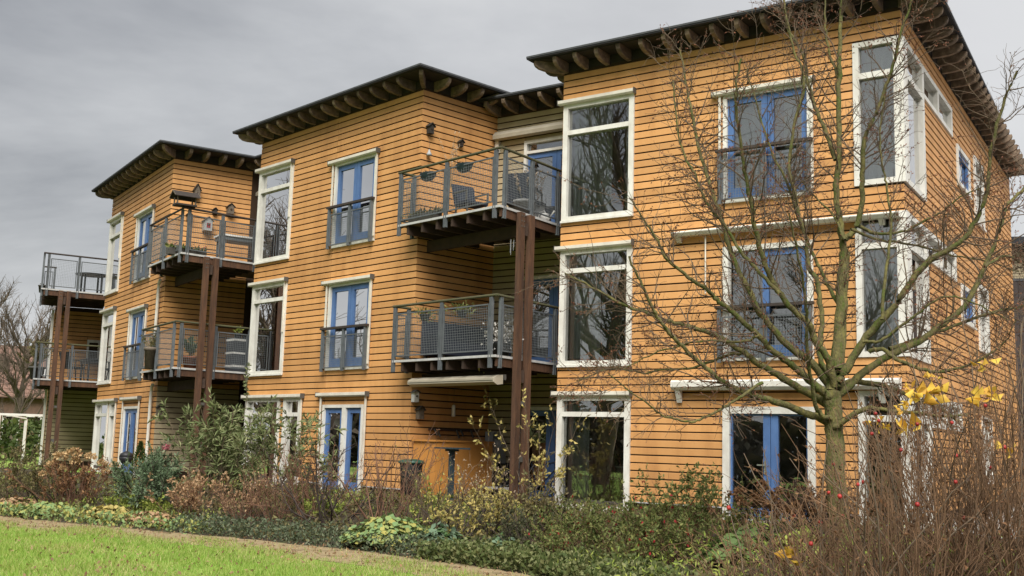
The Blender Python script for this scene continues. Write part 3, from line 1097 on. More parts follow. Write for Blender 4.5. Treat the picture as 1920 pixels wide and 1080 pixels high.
def corner_window(z0, z1, zbar, strip_z0, s_post, s_end, inner_post):
    mb = MB()
    A, Bf = FRONT, SIDE_R
    # front part
    bx(mb, A, 0.70, 0.80, -0.03, 0.12, z0, z1)
    bx(mb, A, 0.13, 0.70, -0.028, 0.12, z0, z0 + 0.09)
    bx(mb, A, 0.13, 0.70, -0.028, 0.12, z1 - 0.09, z1)
    bx(mb, A, 0.13, 0.70, -0.024, 0.11, zbar - 0.05, zbar + 0.05)
    # corner post, both faces
    bx(mb, A, -0.03, 0.13, -0.032, 0.13, z0, z1)
    bx(mb, Bf, 0.131, 0.30, -0.03, 0.12, z0, z1)
    # side part
    bx(mb, Bf, s_post - 0.16, s_post, -0.03, 0.12, z0, z1)
    bx(mb, Bf, 0.30, s_post - 0.16, -0.028, 0.12, z0, z0 + 0.09)
    bx(mb, Bf, 0.30, s_post - 0.16, -0.024, 0.11, zbar - 0.05, zbar + 0.05)
    bx(mb, Bf, 0.30, s_post - 0.16, -0.028, 0.12, z1 - 0.09, z1)
    bx(mb, Bf, s_post, s_end, -0.028, 0.12, z1 - 0.09, z1)
    bx(mb, Bf, s_post, s_end, -0.028, 0.12, strip_z0, strip_z0 + 0.08)
    bx(mb, Bf, s_end - 0.14, s_end, -0.026, 0.118, strip_z0 + 0.08, z1 - 0.09)
    bx(mb, Bf, inner_post - 0.07, inner_post + 0.07, -0.026, 0.118, strip_z0 + 0.08, z1 - 0.09)
    o = mb.build('corner_window', 'white_paint', P)
    pane(o, A, 0.13, 0.70, z0 + 0.09, zbar - 0.05)
    pane(o, A, 0.13, 0.70, zbar + 0.05, z1 - 0.09)
    pane(o, Bf, 0.30, s_post - 0.16, z0 + 0.09, zbar - 0.05)
    pane(o, Bf, 0.30, s_post - 0.16, zbar + 0.05, z1 - 0.09)
    pane(o, Bf, s_post, inner_post - 0.07, strip_z0 + 0.08, z1 - 0.09)
    pane(o, Bf, inner_post + 0.07, s_end - 0.14, strip_z0 + 0.08, z1 - 0.09)
    return o


corner_window(6.0, 8.46, 7.87, 7.88, 1.66, 4.46, 3.0)
corner_window(3.17, 5.52, 4.985, 4.98, 1.68, 4.46, 3.05)
corner_window(0.46, 2.63, 2.19, 2.10, 1.66, 4.66, 3.1)
for (s0, s1, z0, z1, zb) in ((4.95, 6.45, 7.05, 7.88, ()), (5.02, 6.52, 4.28, 5.04, ())):
    wd = window(P, SIDE_R, s0, s1, z0, z1, zb, fw=0.12)
    lb = MB()
    frame_rect(lb, SIDE_R, s0 + 0.121, s1 - 0.121, z0 + 0.091, z1 - 0.091, 0.09, 0.0, 0.05)
    lb.build('sash', 'blue_paint', wd)
for (s0, s1, z0, z1, zb) in ((7.05, 8.3, 6.68, 8.15, (7.6,)), (7.1, 8.45, 3.9, 5.35, (4.85,)), (7.1, 8.4, 1.1, 2.5, (2.05,))):
    window(P, SIDE_R, s0, s1, z0, z1, zb, fw=0.16)


def wall_awning(u0, u1, z0, z1, bracket_z, name='awning'):
    mb = MB()
    prof = [(-0.03, z1), (-0.17, z1 - 0.01), (-0.205, z1 - 0.04), (-0.205, z0 + 0.05), (-0.16, z0), (-0.03, z0)]
    n = len(prof)
    vs = [FRONT(u0, d, q) for d, q in prof] + [FRONT(u1, d, q) for d, q in prof]
    mb.add(vs, [tuple(range(n)), tuple(range(2 * n - 1, n - 1, -1))] + [(i, i + n, (i + 1) % n + n, (i + 1) % n) for i in range(n)])
    bx(mb, FRONT, u0, u1, -0.209, -0.206, z0 + 0.058, z0 + 0.066)
    o = mb.build(name, 'white_paint', P)
    for u in (u1 - 0.10, u0 + 0.3):
        br = MB()
        vs = [(u - 0.045, -0.028, bracket_z), (u - 0.045, -0.05, bracket_z), (u - 0.045, -0.15, z0 - 0.002), (u - 0.045, -0.028, z0 - 0.002)]
        q = [FRONT(*p) for p in vs] + [FRONT(p[0] + 0.09, p[1], p[2]) for p in vs]
        br.add(q, [(0, 1, 2, 3), (7, 6, 5, 4), (0, 4, 5, 1), (1, 5, 6, 2), (2, 6, 7, 3), (3, 7, 4, 0)])
        bo = br.build('bracket', 'white_paint', o)
    return o


wall_awning(0.1, 4.05, 2.645, 2.83, 2.43)
wall_awning(0.05, 4.07, 5.40, 5.50, 5.30)
mb = MB()
mb.tube([FRONT(3.45, -0.07, 5.38), FRONT(3.45, -0.07, 4.95), FRONT(3.45, -0.065, 4.35)], 0.014, 6)
mb.build('awning_crank', 'cream_metal', P)

# downpipe on the third block, with its bend under the balcony
P = BL['L']
mb = MB()
mb.tube([FRONT(0.12, -0.10, 5.72), FRONT(0.30, -0.075, 5.62), FRONT(0.33, -0.07, 5.5), FRONT(0.33, -0.07, 4.2), FRONT(0.33, -0.07, 3.15)], 0.042, 8)
mb.build('downpipe', 'white_paint', P)
mb = MB()
mb.tube([FRONT(0.10, -0.10, 2.92), FRONT(0.27, -0.075, 2.84), FRONT(0.30, -0.07, 2.7), FRONT(0.30, -0.07, 1.4), FRONT(0.30, -0.07, 0.5)], 0.042, 8)
mb.build('downpipe', 'white_paint', P)

# low end block
P = BL['K']
mb = MB()
slab(mb, FRONT, 0.021, 5.0, 0.5, 5.82, [])
slab(mb, SIDE, 0.165, 2.6, 0.5, 5.82, [])
bx(mb, FRONT, 0.05, 5.0, 0.17, 6.0, 5.70, 5.81)
mb.build('wall', 'dark_sheathing', P)
alt = lambda z: 'beige_paint' if z < 2.95 else 'ochre_paint'
clad(P, FRONT, 0.0, 4.9, BOARD_Z0, 5.75, [], 'ochre_paint')
clad(P, SIDE, 0.0, 2.5, BOARD_Z0, 5.75, [(1.1, 1.9, 4.0, 4.75)], 'ochre_paint', alt=alt)
window(P, SIDE, 1.1, 1.9, 4.0, 4.75, (), ((1.45, 1.55),), fw=0.07, sill=False)
mb = MB()
slab(mb, FRONT, 0.03, 5.0, 0.2, 0.64, [], 0.035, 0.2)
slab(mb, SIDE, 0.21, 2.6, 0.2, 0.64, [], 0.035, 0.2)
mb.build('plinth', 'plinth', P)
mb = MB()
bx(mb, FRONT, -0.05, 0.05, -0.09, -0.012, 0.5, 5.7)
mb.build('corner_trim', 'white_paint', P)

# ------------------------------------------------------------------ balconies between the blocks


def seg_x(p, d, q, e):
    """intersection of p + t d and q + s e in the plane"""
    den = d[0] * e[1] - d[1] * e[0]
    t = ((q[0] - p[0]) * e[1] - (q[1] - p[1]) * e[0]) / den
    return (p[0] + d[0] * t, p[1] + d[1] * t)


def rail_run(parent, p, d, ln, posts, zd, zr, panels, rail_mat, end_over=(0.0, 0.0)):
    d = Vector((d[0], d[1], 0)).normalized()
    nrm = Vector((-d[1], d[0], 0))
    p = Vector((p[0], p[1], 0))

    def F(a, dd, z):
        q = p + d * a + nrm * dd
        return (q[0], q[1], z)
    for a in posts:
        mb = MB()
        bx(mb, F, a - 0.026, a + 0.026, -0.010, 0.010, zd - 0.235, zr - 0.02)
        bx(mb, F, a - 0.034, a - 0.026, -0.030, 0.030, zd - 0.235, zr - 0.03)
        bx(mb, F, a + 0.026, a + 0.034, -0.030, 0.030, zd - 0.235, zr - 0.03)
        mb.build('railing_post', 'grey_steel', parent)
    for a0, a1 in panels:
        gb = MB()
        grid_panel(gb, F, a0, a1, zd + 0.075, zr - 0.15, fr=0.026)
        gb.build('mesh_panel', ['grey_steel', 'wire'], parent)
    mb = MB()
    mb.tube([F(-end_over[0], 0, zr), F(ln / 2, 0, zr + 0.002), F(ln + end_over[1], 0, zr)], 0.027, 8)
    mb.build('handrail', rail_mat, parent)
    return F


def rot2(v, a):
    return (v[0] * math.cos(a) - v[1] * math.sin(a), v[0] * math.sin(a) + v[1] * math.cos(a))


BALC = {}
POST_S = {'R': ((-0.95, -0.79), (-0.62, -0.46)), 'M': ((-1.20, -1.07), (-0.94, -0.81)), 'L': ((-1.32, -1.19), (-1.08, -0.96))}


def balcony(A, B, lvl, rail_mat, top_only=False):
    """balcony in the notch between block A (left) and block B; parts hang on block B"""
    P = BL[B]
    zd = 6.035 - (H if lvl == 1 else 0)
    zr = 7.14 - (H if lvl == 1 else 0)
    # everything in the space of block B: x = -u, y = s
    rel = math.radians(BLOCK[A][2] - BLOCK[B][2])
    ca = local_to(B, world_of(A, 0, 0))
    oA = (-ca[0], ca[1])
    xA = rot2((1, 0), rel)          # along A's front, to the right
    yA = rot2((0, 1), rel)          # into A
    p0 = (oA[0] - xA[0] * 0.06 - yA[0] * 0.47, oA[1] - xA[1] * 0.06 - yA[1] * 0.47)
    xr = -6.965
    cn = seg_x(p0, xA, (xr, 0), (0, 1))
    L1 = math.hypot(cn[0] - p0[0], cn[1] - p0[1])
    end = (xr, 1.70)
    L2 = 1.70 - cn[1]
    rec = seg_x(oA, yA, (0, 1.71), (1, 0))
    mb = MB()
    inn = 0.02
    poly = [(p0[0] + inn, p0[1] + inn), (cn[0] - inn, cn[1] + inn), (xr - inn, 1.70), (rec[0] + 0.03, 1.70), (oA[0] + 0.03, oA[1] - 0.02), (oA[0] - xA[0] * 0.06, oA[1] - 0.03)]
    mb.prism([(x, y, zd - 0.035) for x, y in poly], (0, 0, 0.03))
    bal = mb.build('balcony', 'deck_wood', P)
    eb = MB()
    eb.bar((p0[0], p0[1], zd - 0.02), (cn[0], cn[1], zd - 0.02), 0.03, 0.045)
    eb.bar((xr, cn[1], zd - 0.022), (xr, 1.66, zd - 0.022), 0.03, 0.045)
    eb.build('edge_strip', 'zinc', bal)
    # fascia board along the right run, beam joists under the front run
    fb = MB()
    fb.box(xr - 0.05, xr - 0.008, cn[1] + 0.06, 1.68, zd - 0.205, zd - 0.047)
    fb.build('fascia_board', 'brown_timber', bal)
    n = int(L1 / 0.465)
    for i in range(n):
        a = 0.28 + 0.465 * i
        q = (p0[0] + xA[0] * a + yA[0] * 0.03, p0[1] + xA[1] * a + yA[1] * 0.03)
        e2 = (q[0] + yA[0] * 1.95, q[1] + yA[1] * 1.95)
        if e2[0] > xr - 0.08:
            t = (xr - 0.08 - q[0]) / (e2[0] - q[0])
            e2 = (q[0] + (e2[0] - q[0]) * t, q[1] + (e2[1] - q[1]) * t)
        if e2[1] > 1.66:
            t = (1.66 - q[1]) / (e2[1] - q[1])
            e2 = (q[0] + (e2[0] - q[0]) * t, q[1] + (e2[1] - q[1]) * t)
        if math.hypot(e2[0] - q[0], e2[1] - q[1]) < 0.15:
            continue
        jb = MB()
        jb.bar((q[0], q[1], zd - 0.135), (e2[0], e2[1], zd - 0.135), 0.06, 0.185)
        jb.build('joist', 'dark_timber', bal)
    # bearer from the posts to block A
    s_b = (POST_S[B][0][1] + POST_S[B][1][0]) / 2
    qa = seg_x((xr + 0.1, s_b), xA, oA, yA)
    jb = MB()
    jb.bar((xr + 0.10, s_b, zd - 0.35), (qa[0] - xA[0] * 0.02, qa[1] - xA[1] * 0.02, zd - 0.35), 0.075, 0.235)
    jb.build('bearer', 'dark_timber', bal)
    cb = MB()
    cb.prism([(x, y, zd - 0.245) for x, y in [(q0 * 0.985 + poly[3][0] * 0.015, q1 * 0.985 + 0.02) for q0, q1 in poly[1:5]]], (0, 0, 0.012))
    # railing: short return at A's wall, front run, right run
    rail_run(bal, (p0[0], p0[1]), (yA[0], yA[1]), 0.42, [0.37], zd, zr, [(0.05, 0.32)], rail_mat)
    m = L1 * 0.49
    rail_run(bal, p0, xA, L1, [0.03, m, L1 - 0.14], zd, zr, [(0.09, m - 0.06), (m + 0.06, L1 - 0.2)], rail_mat, (0.05, 0.02))
    e = 2.0
    rail_run(bal, cn, (0, 1), L2, [0.14, 1.05, e], zd, zr, [(0.2, 0.99), (1.11, e - 0.06), (e + 0.06, L2 - 0.05)], rail_mat, (0.02, 0.0))
    BALC[(A, B, lvl)] = dict(oA=oA, xA=xA, yA=yA, p0=p0, cn=cn, zd=zd, zr=zr, L1=L1, xr=xr)
    return bal




def support_posts(B, zt):
    for s0, s1 in POST_S[B]:
        mb = MB()
        mb.box(-6.935, -6.84, s0, s1, 0.3, zt)
        mb.build('support_post', 'brown_timber', BL[B])
    s0, s1 = POST_S[B][0]
    mb = MB()
    for z in (zt - 0.28, zt - 0.18, zt - 0.08):
        for s in (s0 + 0.03, s1 - 0.055):
            mb.box(-6.8395, -6.832, s, s + 0.025, z, z + 0.025)
    m1 = POST_S[B][1][0]
    mb.box(-6.90, -6.87, s1 + 0.002, m1 - 0.002, 2.35, 2.42)
    mb.box(-6.90, -6.87, s1 + 0.002, m1 - 0.002, 1.3, 1.4)
    mb.build('bolts', 'dark_cap', BL[B])['kind'] = 'stuff'


for A, B in (('M', 'R'), ('L', 'M'), ('K', 'L')):
    balcony(A, B, 2, 'mossy_wood' if B == 'R' else 'dark_rail')
    balcony(A, B, 1, 'mossy_wood')
    support_posts(B, 5.99)

# awning folded under the lower balcony beside the middle block
bb = BALC[('M', 'R', 1)]
ab = MB()
oA, xA, yA = bb['oA'], bb['xA'], bb['yA']
def FA(a, d, z):
    return (oA[0] + xA[0] * a + yA[0] * d, oA[1] + xA[1] * a + yA[1] * d, z)
z = 2.70
prof = [(0.0, z + 0.19), (-0.13, z + 0.18), (-0.24, z + 0.12), (-0.24, z + 0.05), (-0.14, z), (0.0, z + 0.02)]
n = len(prof)
for (pa, pb, mmi) in ((0, n, 0),):
    vs = [FA(0.36, d - 0.15, q) for d, q in prof] + [FA(2.9, d - 0.15, q) for d, q in prof]
    ab.add(vs, [tuple(range(n)), tuple(range(2 * n - 1, n - 1, -1))] + [(i, i + n, (i + 1) % n + n, (i + 1) % n) for i in range(n)])
bx(ab, FA, 0.38, 2.88, -0.397, -0.392, z + 0.075, z + 0.085, 1)
bx(ab, FA, 0.38, 2.88, -0.10, -0.05, z + 0.10, z + 0.2, 1)
ab.build('awning', ['taupe_metal', 'dark_cap'], BL['R'])
# awning end seen beside the middle block's tall window
P = BL['M']
ab = MB()
z = 7.86
prof = [(0.0, z + 0.34), (-0.16, z + 0.33), (-0.26, z + 0.22), (-0.24, z + 0.12), (-0.08, z + 0.08), (-0.05, z - 0.12), (0.0, z - 0.12)]
n = len(prof)
vs = [RECESS(6.75, d, q) for d, q in prof] + [RECESS(6.9, d, q) for d, q in prof]
ab.add(vs, [tuple(range(n)), tuple(range(2 * n - 1, n - 1, -1))] + [(i, i + n, (i + 1) % n + n, (i + 1) % n) for i in range(n)])
ab.build('awning_bracket', 'cream_metal', P)
# ------------------------------------------------------------------ things on the balconies, walls and terraces


def at(b, u, s, z):
    return world_of(b, u, s, z)


def rz_of(b, extra=0.0):
    return math.radians(BLOCK[b][2] - 180) + extra


def nest_box(b, u, s, z, w, h, label, wood='birdhouse_wood', roofm='birdhouse_dark', face_side=True, tall=1.0, hole=True, group='bird boxes on the balcony walls'):
    """bird box whose back is against block b's side wall (faces +x of the block)"""
    t = thing('birdhouse', label, 'birdhouse', at(b, u, s, z), rz_of(b, math.radians(90) if face_side else 0), group)
    mb = MB()
    d = w * 0.9
    mb.box(-w / 2, w / 2, -d, -0.005, 0, h)
    mb.prism([(-w / 2, -d, h), (w / 2, -d, h), (0, -d, h + w * 0.45 * tall)], (0, d - 0.005, 0))
    mb.build('body', wood, t)
    rb = MB()
    for sgn in (-1, 1):
        rb.bar((sgn * (w / 2 + 0.02) * 0.52, -d - 0.03, h + w * 0.235 * tall + 0.008), (sgn * (w / 2 + 0.02) * 0.52, 0.0, h + w * 0.235 * tall + 0.008), 0.012, 0.012)
        vs = [(0, -d - 0.03, h + w * 0.45 * tall + 0.012), (sgn * (w / 2 + 0.03), -d - 0.03, h - 0.015), (sgn * (w / 2 + 0.03), 0, h - 0.015), (0, 0, h + w * 0.45 * tall + 0.012)]
        v2 = [(x, y, q + 0.014) for x, y, q in vs]
        rb.add(vs + v2, [(0, 1, 2, 3), (7, 6, 5, 4), (0, 4, 5, 1), (1, 5, 6, 2), (2, 6, 7, 3), (3, 7, 4, 0)])
    rb.build('roof', roofm, t)
    if hole:
        hb = MB()
        hb.tube([(0, -d - 0.012, h * 0.6), (0, -d + 0.001, h * 0.6)], w * 0.17, 10)
        hb.build('entrance_ring', 'dark_sheathing', t)
    return t


# middle block's side wall, upper balcony
nest_box('M', -0.002, 0.18, 8.10, 0.12, 0.16, 'dark wooden bird box high on the wall, above the small lamp', 'birdhouse_dark')
nest_box('M', -0.002, 1.05, 8.0, 0.09, 0.10, 'small dark bird box on the wall above the second hanging basket', 'birdhouse_dark')
t = thing('wall_lamp', 'small grey bell shaped lamp hanging on the wall under the dark bird box', 'wall lamp', at('M', -0.06, 0.17, 7.62), rz_of('M'))
t.scale = (0.65, 0.65, 0.8)
mb = MB(); mb.lathe([(0.012, 0.17), (0.03, 0.15), (0.045, 0.10), (0.085, 0.05), (0.09, 0.0)], 12); mb.build('lamp_shade', 'meter_grey', t, True)
mb = MB(); mb.tube([(0, 0, 0.17), (0, 0, 0.5)], 0.004, 4); mb.build('cord', 'dark_cap', t)


def leaf_bunch(parent, n, c, r, size, m, zs=1.0, name='foliage', up=0.4, width=0.45, stuff=True):
    C = RNG.normal(0, 0.5, (n, 3)) * np.array([r, r, r * zs]) + np.array(c)
    Dr = unit(C - np.array(c) + np.array([0, 0, up * r])) + RNG.normal(0, 0.4, (n, 3))
    V, F = leaves(C, Dr, size, width)
    o = put(name, np_mesh(name, V, F, m), parent)
    if stuff:
        o['kind'] = 'stuff'
    return o


def twig_bunch(parent, base, n, h, spread, m, r=0.004, name='stem', k=5, wob=0.15):
    S = np.repeat(np.array([base]), n, 0) + RNG.normal(0, 0.015, (n, 3)) * np.array([1, 1, 0])
    Dr = unit(RNG.normal(0, spread, (n, 3)) * np.array([1, 1, 0]) + np.array([0, 0, 1]))
    P = grow(S, Dr, h * RNG.uniform(0.6, 1.0, n), k, wob)
    R = np.linspace(r, r * 0.4, k)[None, :] * np.ones((n, 1))
    V, F = tubes(P, R, 3)
    o = put(name, np_mesh(name, V, F, m), parent)
    return P, o


def pot_plant(b, u, s, z, pr, ph, fh, label, leafm, potm, n=260, size=0.06, pot_label=None, group=None, upright=1.0, cat='potted plant', width=0.45):
    t = thing('potted_plant', label, cat, at(b, u, s, z), rz_of(b), group)
    mb = MB(); mb.lathe([(pr * 0.72, 0), (pr * 0.95, ph * 0.85), (pr * 1.06, ph * 0.86), (pr * 1.06, ph), (pr * 0.9, ph), (pr * 0.88, ph * 0.9)], 14)
    mb.build('pot', potm, t, True)
    P, o = twig_bunch(t, (0, 0, ph * 0.9), 14, fh * 0.9, 0.35 / upright, 'stem_green', 0.005)
    q, d, _ = pick(P, n, 0.3, 1.0)
    V, F = leaves(q, d + RNG.normal(0, 0.6, (n, 3)), size, width)
    fo = put('foliage', np_mesh('foliage', V, F, leafm), t); fo['kind'] = 'stuff'
    return t


for i, (u, lab) in enumerate(((-0.74, 'dark hanging basket on the upper railing, near its left end post'), (-1.86, 'dark hanging basket on the upper railing, next to the middle post'))):
    t = thing('hanging_basket', lab, 'planter', at('M', u, -0.38, 6.85), rz_of('M'), 'dark hanging baskets on a railing')
    t.scale = (0.85, 0.85, 0.8)
    mb = MB(); mb.lathe([(0.05, 0), (0.15, 0.03), (0.23, 0.10), (0.265, 0.20), (0.275, 0.215), (0.25, 0.215), (0.23, 0.18)], 16, sy=0.55)
    mb.build('bowl', 'teal_pot', t, True)
    mb = MB()
    for x in (-0.15, 0.15):
        mb.tube([(x, -0.08, 0.2), (x, -0.10, 0.30), (x, -0.07, 0.33)], 0.006, 5)
    mb.build('hook', 'dark_cap', t)
    leaf_bunch(t, 40, (0, 0, 0.2), 0.16, 0.06, 'leaf_dull', 0.3)

t = thing('dried_branch', 'pale dried seed stems standing against the ochre wall above the second basket', 'dried plant', at('M', -0.35, 0.55, 6.95), rz_of('M'))
P_, o_ = twig_bunch(t, (0, 0, 0), 9, 1.25, 0.10, 'straw', 0.004, k=6, wob=0.08)
q, d, _ = pick(P_, 220, 0.5, 1.0); V, F = leaves(q, d + RNG.normal(0, .8, (220, 3)), 0.035, 0.6); fo = put('seed_heads', np_mesh('seed_heads', V, F, 'seed_pale'), t); fo['kind'] = 'stuff'


def trough(b, u, s, z, ln, label, leafm, boxm, turn=0.0, flowers=None, n=160, lh=0.14):
    t = thing('flower_trough', label, 'planter', at(b, u, s, z), rz_of(b, turn))
    mb = MB()
    mb.prism([(-ln / 2, -0.085, 0), (-ln / 2, 0.085, 0), (-ln / 2, 0.105, 0.17), (-ln / 2, -0.105, 0.17)], (ln, 0, 0))
    mb.build('box', boxm, t)
    C = RNG.uniform(-1, 1, (n, 3)) * np.array([ln / 2, 0.09, 0]) + np.array([0, 0, 0.16])
    V, F = leaves(C, rdir(n, zlo=0.0), lh, 0.35)
    fo = put('foliage', np_mesh('foliage', V, F, leafm), t); fo['kind'] = 'stuff'
    if flowers:
        C = RNG.uniform(-1, 1, (40, 3)) * np.array([ln / 2, 0.1, 0.05]) + np.array([0, 0, 0.27])
        V, F = leaves(C, rdir(40), 0.045, 0.8)
        fo = put('flowers', np_mesh('flowers', V, F, flowers), t); fo['kind'] = 'stuff'
    return t


trough('M', -0.55, -0.27, 6.04, 0.85, 'trough of low green plants on the upper balcony floor beside the left railing post', 'leaf_dull', 'dark_cap')


def chair(b, u, s, z, turn, label, m='navy_fabric', legm='dark_cap', group=None, w=0.52, sh=0.42, bh=0.88, arms=True):
    t = thing('garden_chair', label, 'chair', at(b, u, s, z), rz_of(b, turn), group)
    mb = MB(); mb.box(-w / 2, w / 2, -0.24, 0.24, sh - 0.03, sh + 0.02); mb.build('seat', m, t)
    mb = MB()
    vs = [(-w / 2, 0.22, sh + 0.022), (w / 2, 0.22, sh + 0.022), (w / 2, 0.36, bh), (-w / 2, 0.36, bh)]
    mb.add(vs + [(x, y + 0.04, q) for x, y, q in vs], [(0, 1, 2, 3), (7, 6, 5, 4), (0, 4, 5, 1), (1, 5, 6, 2), (2, 6, 7, 3), (3, 7, 4, 0)])
    mb.build('backrest', m, t)
    for x in (-w / 2 + 0.03, w / 2 - 0.03):
        for y, y2 in ((-0.21, -0.26), (0.2, 0.28)):
            mb = MB(); mb.bar((x, y, sh - 0.031), (x, y2, 0), 0.03, 0.03); mb.build('leg', legm, t)
        if arms:
            mb = MB(); mb.bar((x * 1.12, -0.24, sh + 0.22), (x * 1.12, 0.26, sh + 0.24), 0.045, 0.025); mb.bar((x * 1.12, -0.22, sh + 0.02), (x * 1.12, -0.22, sh + 0.208), 0.03, 0.03); mb.build('armrest', legm, t)
    return t


chair('M', -1.15, 0.45, 6.04, math.radians(80), 'navy garden chair seen through the upper railing mesh beside the middle post')
chair('M', -2.05, 1.05, 6.04, math.radians(-150), 'dark woven armchair in the corner of the upper balcony, half hidden by the corner posts', w=0.66, bh=0.95)
pot_plant('R', 7.45, 0.05, 6.04, 0.22, 0.42, 0.95, 'tall bushy plant with cream leaves in a dark pot behind the upper balcony corner', 'seed_pale', 'grey_pot', 420, 0.06)
chair('R', 7.5, 0.95, 6.04, math.radians(-60), 'dark folding chair by the blue balcony door', 'black_plastic', 'cream_metal', arms=False)
t = thing('watering_can', 'pale green watering can on the upper balcony floor, in front of the folding chair', 'watering can', at('R', 7.15, 0.35, 6.04), rz_of('R'))
mb = MB(); mb.lathe([(0.09, 0), (0.095, 0.12), (0.07, 0.19), (0.04, 0.2)], 12); mb.build('body', 'white_ceramic', t, True)
mb = MB(); mb.tube([(0.085, 0, 0.05), (0.17, 0, 0.15), (0.23, 0, 0.22)], [0.016, 0.013, 0.02], 7); mb.build('spout', 'white_ceramic', t)
mb = MB(); mb.tube([(-0.085, 0, 0.05), (-0.15, 0, 0.12), (-0.13, 0, 0.22), (-0.02, 0, 0.25), (0.03, 0, 0.19)], 0.009, 6); mb.build('handle', 'white_ceramic', t)
t = thing('storage_chest', 'grey green storage chest on the upper balcony, behind the right hand railing mesh', 'chest', at('R', 7.65, 0.45, 6.04), rz_of('R'))
mb = MB(); mb.box(-0.3, 0.3, -0.2, 0.2, 0, 0.42); mb.build('body', 'meter_grey', t)
mb = MB(); mb.box(-0.32, 0.32, -0.22, 0.22, 0.422, 0.47); mb.build('lid', 'black_plastic', t)

# lower balcony between middle and near block
t = thing('garden_sofa', 'long dark blue sofa along the wall of the lower balcony with the mossy handrail', 'sofa', at('M', -0.42, 1.1, 3.24), rz_of('M', math.radians(90)))
mb = MB(); mb.box(-0.95, 0.95, -0.34, 0.2, 0.14, 0.42); mb.build('seat', 'navy_fabric', t)
mb = MB(); mb.box(-0.95, 0.95, 0.202, 0.36, 0.14, 0.86); mb.build('backrest', 'navy_fabric', t)
for x in (-0.95, 0.83):
    mb = MB(); mb.box(x, x + 0.12, -0.34, 0.198, 0.422, 0.62); mb.build('armrest', 'navy_fabric', t)
for x in (-0.88, 0.88):
    for y in (-0.28, 0.28):
        mb = MB(); mb.box(x - 0.03, x + 0.03, y - 0.03, y + 0.03, 0, 0.138); mb.build('leg', 'dark_cap', t)
for u, lab in ((-0.72, 'trailing green plant hung inside the mossy railing, left of the middle post'), (-1.85, 'trailing green plant hung inside the mossy railing, right of the middle post')):
    t = thing('trailing_plant', lab, 'hanging plant', at('M', u, -0.3, 4.02), rz_of('M'), 'trailing plants on the lower railing')
    mb = MB(); mb.lathe([(0.07, 0), (0.11, 0.12), (0.12, 0.13), (0.1, 0.12)], 12); mb.build('pot', 'birdhouse_dark', t, True)
    leaf_bunch(t, 150, (0, 0, 0.12), 0.2, 0.07, 'leaf_fuchsia', 0.7, width=0.3)
t = thing('white_shrub', 'pot plant covered in white blossom behind the lower corner posts', 'potted plant', at('R', 7.35, -0.75, 3.24), rz_of('R'))
mb = MB(); mb.lathe([(0.14, 0), (0.19, 0.26), (0.2, 0.28), (0.17, 0.27)], 14); mb.build('pot', 'black_plastic', t, True)
twig_bunch(t, (0, 0, 0.25), 16, 0.5, 0.4, 'twig_grey', 0.004)
leaf_bunch(t, 260, (0, 0, 0.45), 0.33, 0.05, 'petal_white' if 'petal_white' in MATS else 'white_ceramic', 0.8, 'blossom', width=0.8)
t = thing('wind_chime', 'thin metal wind chime hanging under the upper balcony near the support posts', 'wind chime', at('R', 7.3, -0.55, 5.62), rz_of('R'))
mb = MB(); mb.lathe([(0.05, 0), (0.06, 0.01), (0.05, 0.02)], 10); mb.tube([(0, 0, 0.02), (0, 0, 0.16)], 0.003, 4); mb.build('disc', 'dark_cap', t)
for i in range(4):
    a = i * math.pi / 2
    mb = MB(); mb.tube([(0.04 * math.cos(a), 0.04 * math.sin(a), 0), (0.04 * math.cos(a), 0.04 * math.sin(a), -0.22 - 0.05 * i)], 0.007, 6); mb.build('chime_rod', 'chrome', t)

# ground floor terrace
t = thing('storage_box', 'large ochre wooden storage box against the terrace wall', 'storage box', at('M', -0.42, 0.83, 0.0), rz_of('M', math.radians(90)))
mb = MB(); mb.box(-0.76, 0.78, -0.34, 0.37, 0.46, 1.63); mb.build('body', 'crate_ochre', t)
mb = MB(); mb.box(-0.80, 0.80, -0.37, 0.38, 1.632, 1.668); mb.build('lid', 'crate_ochre', t)
mb = MB(); mb.box(-0.70, 0.70, -0.3, -0.26, 0.44, 0.459); mb.build('foot_rail', 'dark_timber', t)
t = thing('tool_rack', 'dark rack of garden tools on the wall above the ochre storage box', 'tool rack', at('M', -0.035, 1.1, 1.86), rz_of('M', math.radians(90)))
mb = MB(); mb.box(-0.62, 0.7, -0.03, 0.03, 0, 0.045); mb.build('rail', 'dark_timber', t)
for i, x in enumerate((-0.5, -0.42, 0.1, 0.22, 0.5)):
    mb = MB(); mb.bar((x, -0.03, 0.03), (x + 0.02, -0.10, -0.10 - 0.02 * (i % 3)), 0.03, 0.03); mb.build('tool', 'dark_cap', t)
t = thing('compost_bin', 'black bin with a green lid beside the ochre storage box', 'bin', at('M', -0.88, -0.62, 0.4), rz_of('M'))
mb = MB(); mb.lathe([(0.17, 0), (0.22, 0.75), (0.225, 0.80), (0.2, 0.80)], 16); mb.build('body', 'black_plastic', t, True)
mb = MB(); mb.lathe([(0.255, 0.80), (0.26, 0.83), (0.22, 0.865), (0.10, 0.885), (0.02, 0.89)], 16); mb.build('lid', 'green_lid', t, True)
t = thing('bird_table', 'dark post with a narrow flat top in front of the ochre storage box', 'bird table', at('M', -2.05, -0.6, 0.4), rz_of('M'))
mb = MB(); mb.box(-0.042, 0.042, -0.042, 0.042, 0, 1.10); mb.build('post', 'teal_pot', t)
mb = MB(); mb.box(-0.33, 0.33, -0.16, 0.16, 1.102, 1.13); mb.build('top', 'teal_pot', t)
mb = MB(); mb.box(-0.14, 0.14, -0.05, 0.05, 1.06, 1.1); mb.build('crosspiece', 'teal_pot', t)
nest_box('M', -0.002, 0.06, 2.42, 0.12, 0.2, 'white lantern shaped box on the terrace wall below the grey awning', 'white_ceramic', 'dark_cap', tall=0.5)
